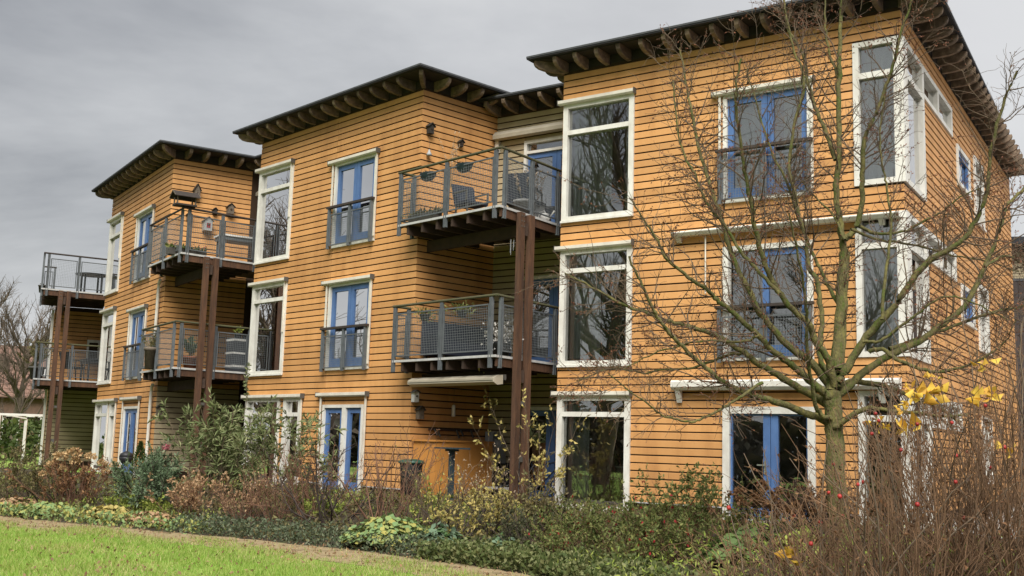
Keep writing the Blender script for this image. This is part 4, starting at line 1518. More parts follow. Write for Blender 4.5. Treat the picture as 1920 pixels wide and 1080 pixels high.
nest_box('M', -0.002, 0.20, 2.08, 0.13, 0.19, 'weathered feeding box on the terrace wall under the white lantern box', 'birdhouse_wood', 'birdhouse_dark', hole=False)
t = thing('bird_feeder', 'white tube bird feeder hanging on a string before the terrace wall', 'bird feeder', at('M', -0.12, 1.05, 2.16), rz_of('M'))
mb = MB(); mb.lathe([(0.03, 0), (0.042, 0.01), (0.042, 0.22), (0.03, 0.24), (0.008, 0.25)], 10); mb.build('tube', 'white_ceramic', t, True)
mb = MB(); mb.tube([(0, 0, 0.25), (0, 0, 0.6)], 0.003, 4); mb.build('cord', 'dark_cap', t)
for u, z0, h, lab in ((9.22, 1.33, 0.55, 'tall pale grey meter box on the beige terrace wall, left one of the pair'), (8.98, 1.16, 0.56, 'pale grey meter box on the beige terrace wall, lower one of the pair')):
    t = thing('meter_box', lab, 'meter box', at('R', u, 1.70, z0), rz_of('R'), 'meter boxes on the terrace wall')
    mb = MB(); mb.box(-0.12, 0.10, -0.14, 0.0, 0, h); mb.build('case', 'meter_grey', t)
    mb = MB(); mb.box(-0.11, 0.09, -0.152, -0.142, 0.02, h - 0.02); mb.build('cover', 'meter_grey', t)
t = thing('cellar_hatch', 'dark box with a grey frame low on the terrace wall beside the support posts', 'cat hatch', at('R', 8.72, 1.66, 0.62), rz_of('R'))
mb = MB(); mb.box(-0.24, 0.20, -0.12, 0.03, 0, 0.6); mb.build('case', 'black_plastic', t)
mb = MB(); mb.box(0.20, 0.25, -0.13, 0.03, 0, 0.61); mb.build('frame', 'meter_grey', t)
t = thing('bench', 'pale narrow bench top on the terrace beside the support posts', 'bench', at('R', 8.45, 0.9, 0.35), rz_of('R'))
mb = MB(); mb.box(-0.3, 0.35, -0.18, 0.18, 0.36, 0.40); mb.build('top', 'white_ceramic', t)
for x in (-0.22, 0.25):
    mb = MB(); mb.box(x - 0.04, x + 0.04, -0.15, 0.15, 0, 0.359); mb.build('leg', 'dark_timber', t)
# bicycle parked in the recess
t = thing('bicycle', 'dark bicycle parked by the terrace door beside the tall white window', 'bicycle', at('R', 7.35, 0.75, 0.47), rz_of('R', math.radians(25)))
for x in (-0.52, 0.52):
    mb = MB()
    pts = [(x + 0.33 * math.cos(a), 0, 0.34 + 0.33 * math.sin(a)) for a in np.linspace(0, 2 * math.pi, 25)]
    mb.tube(pts, 0.02, 6, cap=False)
    wo = mb.build('wheel', 'black_plastic', t)
    mb = MB()
    for a in np.linspace(0, math.pi, 8)[:-1]:
        mb.tube([(x + 0.32 * math.cos(a), 0, 0.34 + 0.32 * math.sin(a)), (x - 0.32 * math.cos(a), 0, 0.34 - 0.32 * math.sin(a))], 0.0018, 3)
    mb.build('spokes', 'chrome', wo)
mb = MB()
for a, c in (((-0.52, 0, 0.34), (-0.08, 0, 0.30)), ((-0.08, 0, 0.30), (-0.2, 0, 0.82)), ((-0.52, 0, 0.34), (-0.18, 0, 0.72)), ((-0.08, 0, 0.30), (0.38, 0, 0.78)), ((-0.18, 0, 0.72), (0.36, 0, 0.84)), ((0.36, 0, 0.9), (0.52, 0, 0.34))):
    mb.tube([a, c], 0.016, 6)
mb.build('frame', 'navy_fabric', t)
mb = MB(); mb.box(-0.32, -0.08, -0.07, 0.07, 0.83, 0.88); mb.build('saddle', 'black_plastic', t)
mb = MB(); mb.tube([(0.2, -0.28, 1.0), (0.33, -0.2, 1.04), (0.36, 0, 1.02), (0.33, 0.2, 1.04), (0.2, 0.28, 1.0)], 0.012, 6); mb.build('handlebar', 'chrome', t)

# balconies between the third and the middle block
nest_box('L', -0.002, 0.66, 8.02, 0.15, 0.22, 'steep roofed bird box highest on the wall behind the feeder house', tall=2.4)
nest_box('L', -0.002, 1.62, 7.72, 0.17, 0.20, 'squat weathered bird box on the wall near the inner corner')
nest_box('L', -0.002, 1.0, 7.16, 0.22, 0.27, 'big pale bird house with a red front on the upper balcony wall', 'meter_grey', 'birdhouse_wood')
nest_box('L', -0.002, 1.2, 7.66, 0.10, 0.12, 'tiny dark bird box between the squat box and the feeder house', 'birdhouse_dark')
nest_box('L', -0.002, 0.50, 7.40, 0.11, 0.15, 'small bird box low on the wall just under the railing corner')
mb = MB(); mb.box(-0.05, 0.05, -0.206, -0.2, 0.08, 0.2)
for o in D.objects:
    if o.get('label', '').startswith('big pale bird house'):
        mb.build('red_front', 'petal_red', o)
# feeder house standing on the railing corner
bb = BALC[('L', 'M', 2)]
pw = BL['M'].matrix_basis @ Vector((bb['cn'][0] - 0.05, bb['cn'][1] + 0.02, bb['zr'] + 0.035))
t = thing('bird_feeder_house', 'roofed bird feeder house standing on the corner of the upper railing', 'bird feeder', pw, rz_of('M', math.radians(80)))
t.scale = (0.85, 0.85, 0.8)
mb = MB(); mb.box(-0.30, 0.30, -0.20, 0.20, 0, 0.05); mb.build('tray', 'birdhouse_dark', t)
for x in (-0.26, 0.26):
    for y in (-0.16, 0.16):
        mb = MB(); mb.bar((x, y, 0.05), (x, y, 0.27), 0.035, 0.035, up=(0, 1, 0)); mb.build('post', 'birdhouse_wood', t)
mb = MB()
for sg in (-1, 1):
    vs = [(-0.36, 0, 0.45), (0.36, 0, 0.45), (0.36, sg * 0.29, 0.255), (-0.36, sg * 0.29, 0.255)]
    mb.add(vs + [(x, y, q + 0.018) for x, y, q in vs], [(0, 1, 2, 3), (7, 6, 5, 4), (0, 4, 5, 1), (1, 5, 6, 2), (2, 6, 7, 3), (3, 7, 4, 0)])
mb.build('roof', 'birdhouse_dark', t)
mb = MB()
for x in (-0.37, 0.361):
    mb.bar((x, 0, 0.46), (x, -0.30, 0.262), 0.012, 0.03); mb.bar((x, 0, 0.46), (x, 0.30, 0.262), 0.012, 0.03)
mb.build('barge_board', 'birdhouse_wood', t)


def table(b, u, s, z, lx_, ly_, h, label, topm, legm, turn=0.0, round_=False):
    t = thing('garden_table', label, 'table', at(b, u, s, z), rz_of(b, turn))
    mb = MB()
    if round_:
        mb.lathe([(lx_ / 2 - 0.02, h - 0.03), (lx_ / 2, h - 0.02), (lx_ / 2, h), (0.02, h + 0.001)], 20)
    else:
        mb.box(-lx_ / 2, lx_ / 2, -ly_ / 2, ly_ / 2, h - 0.045, h)
    mb.build('tabletop', topm, t)
    if not round_:
        mb = MB(); mb.box(-lx_ / 2 + 0.03, lx_ / 2 - 0.03, -ly_ / 2 + 0.03, ly_ / 2 - 0.03, h - 0.14, h - 0.047); mb.build('apron', legm, t)
    for x in (-1, 1):
        for y in (-1, 1):
            mb = MB(); q = 0.55 if round_ else 0.92
            mb.bar((x * (lx_ / 2 - 0.06) * q, y * (ly_ / 2 - 0.05) * q, h - 0.046), (x * (lx_ / 2 - 0.06) * q, y * (ly_ / 2 - 0.05) * q, 0), 0.055, 0.055, up=(0, 1, 0))
            mb.build('leg', legm, t)
    return t


table('M', 7.75, 0.2, 6.04, 1.15, 0.62, 0.74, 'white topped table with dark legs on the upper balcony below the bird boxes', 'white_ceramic', 'grey_steel', math.radians(80))
trough('M', 7.55, -1.35, 6.04, 1.0, 'trough with red flowers behind the upper mesh, under the big pale bird house', 'leaf_fuchsia', 'dark_cap', math.radians(90), 'petal_red')
pot_plant('M', 7.2, 0.8, 6.04, 0.2, 0.32, 0.4, 'terracotta pot with pink flowers beside the white topped table', 'leaf_fuchsia', 'terracotta', 200, 0.07)
pot_plant('M', 7.25, -1.2, 3.24, 0.2, 0.3, 0.55, 'leafy pot plant behind the lower mesh, left of the support posts', 'leaf_bluegreen', 'terracotta', 420, 0.09)
pot_plant('M', 8.6, -1.6, 3.24, 0.16, 0.55, 0.5, 'tall thin pot plant at the left end of the lower balcony', 'leaf_dull', 'birdhouse_wood', 160, 0.07)
t = thing('striped_stool', 'dark cabinet with three white bands behind the lower mesh', 'cabinet', at('M', 7.32, 0.10, 3.24), rz_of('M'))
mb = MB(); mb.box(-0.2, 0.2, -0.2, 0.2, 0, 0.86); mb.build('body', 'striped_fabric', t)
for z in (0.12, 0.45, 0.78):
    mb = MB(); mb.box(-0.205, 0.205, -0.205, 0.205, z, z + 0.05); mb.build('band', 'white_ceramic', t)
t = thing('barbecue', 'black barbecue cabinet in the inner end of the lower balcony', 'barbecue', at('M', 7.30, 0.68, 3.24), rz_of('M'))
mb = MB(); mb.box(-0.28, 0.28, -0.32, 0.32, 0.04, 0.86); mb.build('body', 'black_plastic', t)
mb = MB(); mb.box(-0.3, 0.3, -0.34, 0.34, 0.862, 0.9); mb.build('top', 'black_plastic', t)
t = pot_plant('M', 7.32, 0.1, 4.102, 0.10, 0.12, 0.22, 'small yellow green plant standing on the banded cabinet', 'leaf_lime', 'dark_cap', 90, 0.06)
t = thing('lantern', 'white lantern on top of the black barbecue cabinet', 'lantern', at('M', 7.28, 0.6, 4.142), rz_of('M'))
mb = MB(); mb.box(-0.08, 0.08, -0.08, 0.08, 0, 0.2); mb.build('body', 'white_ceramic', t)
mb = MB(); mb.prism([(-0.09, -0.09, 0.202), (0.09, -0.09, 0.202), (0, -0.09, 0.26)], (0, 0.18, 0)); mb.build('roof', 'dark_cap', t)
nest_box('L', -0.002, 0.10, 2.13, 0.16, 0.2, 'weathered bird box on the beige ground floor wall beside the downpipe')

# far left balconies
table('L', 8.1, -0.1, 6.04, 1.05, 1.05, 0.72, 'round black table on the leftmost upper balcony', 'black_plastic', 'black_plastic', 0, True)
pot_plant('L', 7.35, 0.55, 6.04, 0.26, 0.48, 0.5, 'grey pot with arching yellow green grass on the leftmost upper balcony', 'leaf_lime', 'grey_pot', 260, 0.16, upright=0.6, width=0.16)
pot_plant('L', 8.3, -1.55, 6.04, 0.13, 0.24, 0.08, 'small dark pot standing on a box on the leftmost upper balcony', 'leaf_dark', 'dark_cap', 30, 0.05)
table('L', 7.9, 0.15, 3.24, 1.2, 0.7, 0.74, 'dark table on the leftmost lower balcony', 'black_plastic', 'black_plastic')
chair('L', 7.55, -0.55, 3.24, math.radians(200), 'dark chair at the table on the leftmost lower balcony', 'black_plastic')
pot_plant('L', 8.0, -1.55, 3.24, 0.24, 0.4, 1.15, 'large dark leafy shrub in the corner of the leftmost lower balcony', 'leaf_dull', 'dark_cap', 420, 0.09)
t = thing('pendant_lamp', 'pale bell shaped pendant lamp under the leftmost upper balcony', 'lamp', at('L', 7.3, 0.7, 5.0), rz_of('L'))
mb = MB(); mb.lathe([(0.21, 0), (0.19, 0.09), (0.12, 0.19), (0.05, 0.25), (0.03, 0.29)], 16); mb.build('lamp_shade', 'lamp_shade', t, True)
mb = MB(); mb.tube([(0, 0, 0.28), (0, 0, 0.85)], 0.006, 4); mb.build('cord', 'dark_cap', t)
pot_plant('L', -0.55, 0.2, 0.45, 0.16, 0.35, 0.45, 'dark pot with pink flowers by the beige ground floor wall', 'leaf_dark', 'black_plastic', 200, 0.08)
for o in [q for q in D.objects if q.get('label', '').startswith('dark pot with pink flowers')]:
    for k, (x, y, z) in enumerate(((0.05, -0.1, 0.82), (0.2, -0.05, 0.88), (-0.12, 0.02, 0.80))):
        C = RNG.normal(0, 0.02, (26, 3)) + np.array([x, y, z])
        V, F = leaves(C, rdir(26), 0.07, 0.8)
        put('flower', np_mesh('flower', V, F, 'petal_pink'), o)
t = thing('kettle_barbecue', 'small black kettle barbecue by the white downpipe', 'barbecue', at('L', 0.62, -0.5, 0.42), rz_of('L'))
t.scale = (0.75, 0.75, 0.9)
mb = MB(); mb.lathe([(0.03, 0.42), (0.16, 0.48), (0.24, 0.60), (0.245, 0.66), (0.23, 0.66)], 14); mb.build('bowl', 'black_plastic', t, True)
mb = MB(); mb.lathe([(0.247, 0.661), (0.20, 0.76), (0.06, 0.82), (0.01, 0.83)], 14); mb.build('lid', 'black_plastic', t, True)
for a in (0.3, 2.4, 4.5):
    mb = MB(); mb.bar((0.1 * math.cos(a), 0.1 * math.sin(a), 0.5), (0.26 * math.cos(a), 0.26 * math.sin(a), 0), 0.022, 0.022); mb.build('leg', 'dark_cap', t)

# curtains and a few things behind the glass


def curtain(b, u0, u1, z0, z1, m, label, s=0.235, folds=9, amp=0.03):
    x, y, t = BLOCK[b]
    n = folds * 6
    vs, fs = [], []
    for j, z in enumerate((z0, z0 + (z1 - z0) * 0.5, z1)):
        for i in range(n + 1):
            a = i / n
            w_ = amp * math.sin(a * folds * 2 * math.pi + 0.6 * math.sin(a * 7)) * (1.15 - 0.3 * j / 2)
            vs.append((-(u0 + (u1 - u0) * a), s + w_, z))
    for j in range(2):
        for i in range(n):
            q = j * (n + 1) + i
            fs.append((q, q + 1, q + n + 2, q + n + 1))
    mb = MB(); mb.add(vs, fs)
    o = mb.build('curtain', m, None, True, (x, y, 0), (0, 0, math.radians(t - 180)))
    tag(o, label, 'curtain', 'curtains in the tall windows')
    return o


curtain('R', 5.55, 6.42, 5.95, 8.25, 'curtain_voile', 'pale voile at the left of the top tall window of the near block', folds=7)
curtain('R', 4.98, 5.25, 5.95, 8.25, 'curtain_voile', 'narrow pale voile at the right of the top tall window of the near block', folds=3)
curtain('R', 5.75, 6.44, 3.15, 5.34, 'curtain_voile', 'grey voile filling the left of the first floor tall window, near block', folds=6)
curtain('R', 5.25, 5.72, 3.15, 5.34, 'curtain_green', 'dark green curtain in the first floor tall window of the near block', folds=5)
curtain('R', 4.98, 5.22, 3.15, 5.34, 'curtain_voile', 'pale strip of voile right of the dark green curtain', folds=3)
curtain('R', 2.55, 2.9, 3.15, 5.15, 'curtain_green', 'dark green curtain in the first floor french window of the near block', folds=4)
curtain('R', 4.98, 5.15, 0.5, 2.55, 'curtain_voile', 'narrow pale voile at the right of the ground floor tall window', folds=2)
curtain('R', 5.95, 6.42, 0.5, 2.55, 'curtain_voile', 'pale voile in the ground floor tall window of the near block', folds=4)
curtain('R', 0.1, 0.75, 6.0, 8.4, 'curtain_voile', 'pale voile in the top corner window', 0.26, folds=7)
curtain('R', 1.7, 2.1, 5.97, 7.9, 'curtain_voile', 'pale voile at the right edge of the top blue french window, near block', folds=4)
curtain('R', 0.1, 0.72, 3.2, 5.3, 'curtain_voile', 'pale voile in the first floor corner window', 0.26, folds=6)
curtain('R', 2.55, 3.0, 5.97, 7.9, 'curtain_voile', 'pale voile behind the top blue french window of the near block', folds=4)
curtain('M', 5.6, 6.42, 5.95, 8.25, 'curtain_voile', 'pale voile in the top tall window of the middle block', folds=7)
curtain('M', 6.0, 6.42, 3.15, 5.34, 'curtain_voile', 'pale voile in the first floor tall window of the middle block', folds=4)
curtain('M', 4.1, 4.4, 0.46, 2.55, 'curtain_voile', 'pale voile in the narrow ground floor window of the middle block', folds=3)
curtain('M', 1.66, 2.24, 3.15, 5.1, 'curtain_voile', 'pale net behind the right leaf of the first floor blue window, middle block', folds=6)
curtain('M', 2.4, 3.0, 3.15, 5.1, 'curtain_voile', 'pale net behind the left leaf of the first floor blue window, middle block', folds=6)
curtain('L', 5.7, 6.42, 5.95, 8.25, 'curtain_voile', 'pale voile in the top tall window of the small looking block', folds=7)
curtain('L', 5.5, 6.42, 3.15, 5.34, 'curtain_voile', 'pale voile in the first floor tall window of the small looking block', folds=7)
t = thing('side_table', 'dark side table behind the ground floor tall window', 'table', at('R', 5.3, 0.55, 0.476), rz_of('R'))
mb = MB(); mb.box(-0.3, 0.3, -0.18, 0.18, 0.55, 0.58); mb.build('tabletop', 'dark_timber', t)
for x in (-0.27, 0.27):
    for y in (-0.15, 0.15):
        mb = MB(); mb.box(x - 0.02, x + 0.02, y - 0.02, y + 0.02, 0, 0.549); mb.build('leg', 'dark_timber', t)
pot_plant('R', 5.42, 0.55, 1.057, 0.12, 0.22, 0.26, 'plant in a pale blue pot behind the ground floor tall window', 'leaf_dark', 'lamp_shade', 140, 0.09)
# ------------------------------------------------------------------ the bare tree: limbs as measured polylines (x, y, z, radius)
TREE = [
    ('t', [(3.81,13.0,0.64,0.1675),(3.82,13.0,1.31,0.1481),(3.82,13.0,1.74,0.1387),(3.8,13.0,2.11,0.1312),(3.79,13.0,2.33,0.127)]),
    ('t', [(3.79,13.0,2.33,0.1039),(3.84,13.03,2.55,0.099),(3.88,13.06,2.72,0.0961),(3.96,13.15,3.37,0.0873),(4.04,13.25,4.04,0.0795)]),
    ('l', [(4.04,13.25,4.04,0.0647),(3.99,13.29,4.47,0.058),(3.97,13.33,4.83,0.0537),(4.02,13.36,5.23,0.0496),(4.05,13.43,5.94,0.0429),(4.09,13.5,6.66,0.0366),(4.14,13.56,7.4,0.0307),(4.17,13.6,7.86,0.0272)]),
    ('l', [(4.03,13.2,4.19,0.0557),(4.17,13.17,4.36,0.0512),(4.22,13.12,4.68,0.0463),(4.21,13.06,5.04,0.0417),(4.23,13.01,5.41,0.0373),(4.38,12.94,5.79,0.0327),(4.52,12.87,6.22,0.028),(4.61,12.81,6.65,0.0236),(4.73,12.75,7.01,0.0199),(4.78,12.7,7.33,0.0169)]),
    ('l', [(3.99,13.4,5.24,0.0446),(3.89,13.54,5.69,0.0377),(3.78,13.66,6.09,0.033),(3.7,13.86,6.78,0.0265),(3.55,13.98,7.19,0.0225),(3.53,14.09,7.61,0.0191),(3.53,14.2,8.03,0.0158)]),
    ('l', [(4.08,13.5,6.31,0.03),(3.98,13.64,6.78,0.0225),(3.99,13.75,7.19,0.0181),(4.03,13.9,7.77,0.0123)]),
    ('l', [(3.83,12.95,2.37,0.0748),(3.93,12.9,2.59,0.0691),(4.12,12.83,2.92,0.0626),(4.31,12.76,3.17,0.0578),(4.47,12.72,3.35,0.0543),(4.58,12.67,3.54,0.0514),(4.8,12.6,3.84,0.0464),(5.13,12.52,4.05,0.0415),(5.35,12.43,4.39,0.0366),(5.43,12.36,4.75,0.0324),(5.44,12.29,5.09,0.0286),(5.55,12.19,5.59,0.0232),(5.69,12.1,5.99,0.0188)]),
    ('l', [(4.26,12.6,3.15,0.0308),(4.3,12.64,3.53,0.0268),(4.42,12.71,4.13,0.0222),(4.43,12.74,4.39,0.0205),(4.41,12.77,4.7,0.0185),(4.38,12.8,4.96,0.0169),(4.36,12.85,5.43,0.0141),(4.45,12.9,5.92,0.0115)]),
    ('l', [(3.83,13.0,2.27,0.0751),(4.06,13.05,2.46,0.0686),(4.43,13.14,2.74,0.0618),(4.91,13.23,2.98,0.0548),(5.18,13.28,3.17,0.051),(5.52,13.36,3.44,0.046),(5.84,13.46,3.95,0.0395),(6.06,13.54,4.42,0.0341),(6.22,13.61,4.78,0.0301),(6.45,13.66,5.01,0.027),(6.58,13.7,5.25,0.0243)]),
    ('l', [(4.61,13.4,2.89,0.0417),(5.01,13.53,3.03,0.0357),(5.41,13.67,3.19,0.0313),(5.93,13.83,3.38,0.0262),(6.46,14.0,3.53,0.0216),(6.81,14.1,3.6,0.0188)]),
    ('l', [(4.17,12.8,2.79,0.0398),(4.3,12.73,2.82,0.0359),(4.43,12.64,2.71,0.0324),(4.66,12.5,2.59,0.0275),(4.82,12.41,2.56,0.0245),(5.07,12.27,2.61,0.0203),(5.25,12.15,2.72,0.0169),(5.41,12.02,2.88,0.0137),(5.48,11.9,3.1,0.0106)]),
    ('l', [(3.85,13.1,2.33,0.0582),(4.07,13.22,2.46,0.0518),(4.42,13.38,2.46,0.0453),(4.73,13.53,2.4,0.0401),(4.94,13.63,2.34,0.0367),(5.36,13.83,2.21,0.0301),(5.69,14.0,2.06,0.0249)]),
    ('l', [(3.79,12.9,1.92,0.0487),(3.88,12.85,1.98,0.0445),(4.08,12.73,2.13,0.0381),(4.25,12.64,2.13,0.0338),(4.42,12.55,2.1,0.0298),(4.85,12.32,2.06,0.0206),(5.06,12.2,2.08,0.0163)]),
    ('l', [(3.76,13.0,1.95,0.0693),(3.68,12.97,2.0,0.0662),(3.44,12.9,2.08,0.0604),(3.1,12.79,2.18,0.0537),(2.88,12.73,2.23,0.0497),(2.66,12.66,2.29,0.046),(2.45,12.59,2.37,0.0423),(2.26,12.52,2.5,0.0387),(2.06,12.44,2.65,0.0349),(1.9,12.37,2.79,0.0317),(1.74,12.3,2.93,0.0286),(1.63,12.24,3.07,0.0261),(1.52,12.17,3.25,0.0231),(1.39,12.08,3.49,0.0192),(1.28,12.0,3.7,0.016)]),
    ('l', [(3.82,13.05,2.14,0.0725),(3.53,13.14,2.33,0.063),(3.21,13.23,2.52,0.0555),(2.99,13.29,2.66,0.0509),(2.84,13.34,2.79,0.0476),(2.62,13.41,2.93,0.0432),(2.46,13.45,3.02,0.0403),(2.19,13.52,3.11,0.0358),(1.92,13.59,3.19,0.0316),(1.65,13.65,3.3,0.0275),(1.47,13.7,3.35,0.0248),(1.08,13.8,3.56,0.0186),(0.67,13.9,3.79,0.0123)]),
    ('l', [(3.78,12.95,2.26,0.0719),(3.7,12.94,2.3,0.0689),(3.54,12.91,2.42,0.0638),(3.29,12.87,2.62,0.057),(3.05,12.83,2.78,0.0515),(2.9,12.8,2.93,0.0477),(2.72,12.77,3.08,0.0438),(2.54,12.74,3.23,0.0399),(2.38,12.71,3.34,0.0368),(2.29,12.7,3.43,0.0348),(2.04,12.66,3.59,0.0302),(1.77,12.61,3.8,0.0252),(1.67,12.58,3.99,0.0221),(1.51,12.54,4.22,0.0181),(1.33,12.5,4.47,0.0139)]),
    ('l', [(3.82,13.1,2.38,0.0698),(3.56,13.21,2.73,0.0615),(3.33,13.28,2.89,0.0575),(3.17,13.35,3.12,0.0539),(3.02,13.41,3.32,0.0509),(2.96,13.45,3.48,0.049),(2.78,13.56,3.9,0.044),(2.7,13.62,4.16,0.0412),(2.64,13.68,4.45,0.0383),(2.57,13.73,4.69,0.0359),(2.49,13.8,4.99,0.0329),(2.4,13.88,5.34,0.0296),(2.31,13.98,5.84,0.0251),(2.22,14.11,6.46,0.0197),(2.16,14.2,6.94,0.0158)]),
    ('l', [(3.81,12.95,2.39,0.069),(3.71,12.88,2.7,0.0617),(3.56,12.83,2.9,0.0577),(3.46,12.78,3.1,0.0543),(3.26,12.73,3.26,0.0506),(3.08,12.67,3.47,0.0469),(2.94,12.61,3.72,0.0432),(2.84,12.56,3.97,0.0398),(2.75,12.48,4.33,0.0353),(2.66,12.39,4.71,0.0308),(2.6,12.33,4.98,0.0276),(2.53,12.25,5.38,0.0232),(2.49,12.17,5.71,0.0197),(2.54,12.1,6.04,0.0161)]),
    ('l', [(3.06,12.5,3.4,0.0333),(2.88,12.56,3.62,0.0298),(2.69,12.63,3.85,0.0272),(2.47,12.72,4.23,0.0239),(2.27,12.79,4.51,0.0215),(2.14,12.86,4.87,0.019),(2.04,12.91,5.09,0.0175),(1.95,12.98,5.47,0.0152),(1.91,13.1,6.11,0.0116)]),
    ('l', [(3.83,13.1,2.4,0.0524),(3.76,13.12,2.58,0.0494),(3.69,13.15,2.79,0.047),(3.74,13.19,3.22,0.0431),(3.7,13.23,3.66,0.0395),(3.6,13.26,3.88,0.0377),(3.59,13.29,4.21,0.0352),(3.51,13.32,4.49,0.0331),(3.47,13.35,4.76,0.0313),(3.41,13.39,5.13,0.0288),(3.48,13.43,5.64,0.0256),(3.63,13.49,6.25,0.0219),(3.52,13.53,6.68,0.0193),(3.44,13.57,7.09,0.0169),(3.4,13.6,7.4,0.0151)]),
    ('l', [(3.75,12.9,2.01,0.0401),(3.63,12.85,2.05,0.0378),(3.53,12.78,2.16,0.0357),(3.42,12.59,2.53,0.0306),(3.35,12.45,2.79,0.0274),(3.31,12.29,3.11,0.0239),(3.24,12.12,3.42,0.0206),(3.11,11.91,3.8,0.0167),(2.97,11.7,4.17,0.013)]),
    ('l', [(2.86,12.5,2.38,0.0278),(2.63,12.41,2.24,0.0239),(2.5,12.36,2.15,0.0222),(2.32,12.3,2.04,0.0202),(2.11,12.22,1.94,0.018),(2.01,12.18,1.91,0.017),(1.8,12.11,1.94,0.0152),(1.64,12.05,1.98,0.0137),(1.46,11.98,2.12,0.0118),(1.29,11.91,2.21,0.0103),(1.05,11.8,2.39,0.0079)]),
    ('l', [(3.97,13.2,3.34,0.0352),(3.8,13.3,3.74,0.0305),(3.69,13.36,4.01,0.0282),(3.55,13.46,4.42,0.0252),(3.44,13.56,4.92,0.0219),(3.24,13.67,5.43,0.0187),(3.1,13.79,6.02,0.0152),(2.99,13.9,6.56,0.0123)]),
    ('l', [(2.87,12.7,2.93,0.0254),(2.68,12.79,2.87,0.0222),(2.34,12.95,2.88,0.0182),(1.99,13.11,2.82,0.0147),(1.66,13.27,2.71,0.0116),(1.39,13.4,2.57,0.0089)]),
    ('l', [(2.88,13.5,2.8,0.027),(2.65,13.58,2.76,0.024),(2.28,13.72,2.62,0.0203),(1.96,13.82,2.59,0.0177),(1.64,13.93,2.55,0.0152),(1.32,14.04,2.61,0.0128),(0.86,14.2,2.44,0.0095)]),
    ('l', [(4.06,12.7,2.9,0.0282),(4.24,12.62,2.9,0.0248),(4.45,12.51,3.08,0.021),(4.6,12.43,3.2,0.0186),(4.81,12.32,3.37,0.0155),(5.01,12.22,3.37,0.0132),(5.25,12.1,3.24,0.0103),(5.44,12.0,3.11,0.008)]),
    ('l', [(4.0,13.1,4.17,0.0262),(3.92,13.36,4.55,0.0187),(3.73,13.62,4.87,0.0129),(3.61,13.8,5.12,0.0092)]),
    ('l', [(4.19,13.2,4.37,0.0323),(4.43,13.11,4.25,0.0262),(4.72,13.01,4.3,0.0213),(5.06,12.88,4.48,0.0156),(5.28,12.79,4.66,0.0117),(5.5,12.7,4.77,0.0085)]),
    ('l', [(4.04,13.0,4.28,0.026),(4.44,13.14,4.19,0.0218),(4.95,13.32,4.17,0.0182),(5.48,13.5,4.08,0.0147),(5.94,13.64,4.05,0.012),(6.41,13.8,3.96,0.0092)]),
    ('l', [(5.77,13.3,3.92,0.0266),(6.1,13.54,4.11,0.0194),(6.39,13.74,4.08,0.0149),(6.71,14.0,3.93,0.0093)]),
]
HIPS = [(2.82,8.53,1.92),(2.78,8.34,1.86),(2.86,8.75,1.77),(3.62,8.42,2.0),(3.31,8.29,1.86),(3.09,8.76,1.65),(3.92,9.49,1.65),(3.75,9.32,1.62),(2.71,9.27,1.52),(2.67,8.51,1.38),(2.85,8.95,1.39),(2.47,8.59,1.31),(2.51,8.44,1.29),(3.06,8.35,1.25),(3.41,8.5,1.42),(2.85,9.5,1.09),(3.81,9.36,1.11),(2.61,9.33,1.04),(2.39,9.32,1.09),(1.68,8.47,1.18),(2.34,8.63,0.92),(3.94,9.08,0.97),(4.14,9.22,1.0),(3.76,9.4,0.81),(4.22,9.43,0.67),(3.71,8.32,1.69),(4.03,9.05,1.66),(3.96,9.14,1.53),(3.28,8.91,1.86)]
YLEAVES = [(3.11,8.5,2.11,1.2),(3.35,8.82,2.12,1.5),(3.14,8.4,2.02,1.3),(3.36,9.33,1.81,1.8),(3.41,9.25,2.08,1.0),(3.78,8.9,2.07,1.6),(3.75,8.63,2.1,1.3),(4.0,9.3,2.39,1.2),(4.01,8.93,1.67,1.1),(2.34,9.27,0.78,1.6),(3.04,9.23,1.85,0.9),(2.98,8.86,1.85,0.8),(3.14,8.76,1.98,0.8),(3.44,8.96,2.22,0.8),(3.11,8.77,1.96,0.7)]


def smooth_line(pts, sub=4, wob=0.0):
    """Catmull-Rom through the points, with the radius as 4th value"""
    p = np.array(pts, float)
    p = np.vstack([2 * p[0] - p[1], p, 2 * p[-1] - p[-2]])
    out_ = []
    for i in range(1, len(p) - 2):
        for t in np.arange(sub) / sub:
            a, b, c, d = p[i - 1], p[i], p[i + 1], p[i + 2]
            out_.append(0.5 * (2 * b + (c - a) * t + (2 * a - 5 * b + 4 * c - d) * t ** 2 + (3 * b - a - 3 * c + d) * t ** 3))
    out_.append(p[-2])
    q = np.array(out_)
    q[:, 3] = np.maximum(q[:, 3], 0.003)
    if wob:
        q[1:-1, :3] += RNG.normal(0, wob, (len(q) - 2, 3))
    return q


def resample(line, k):
    s = np.concatenate([[0], np.cumsum(np.linalg.norm(np.diff(line[:, :3], axis=0), axis=1))])
    x = np.linspace(0, s[-1], k)
    return np.stack([np.interp(x, s, line[:, j]) for j in range(line.shape[1])], 1), s[-1]


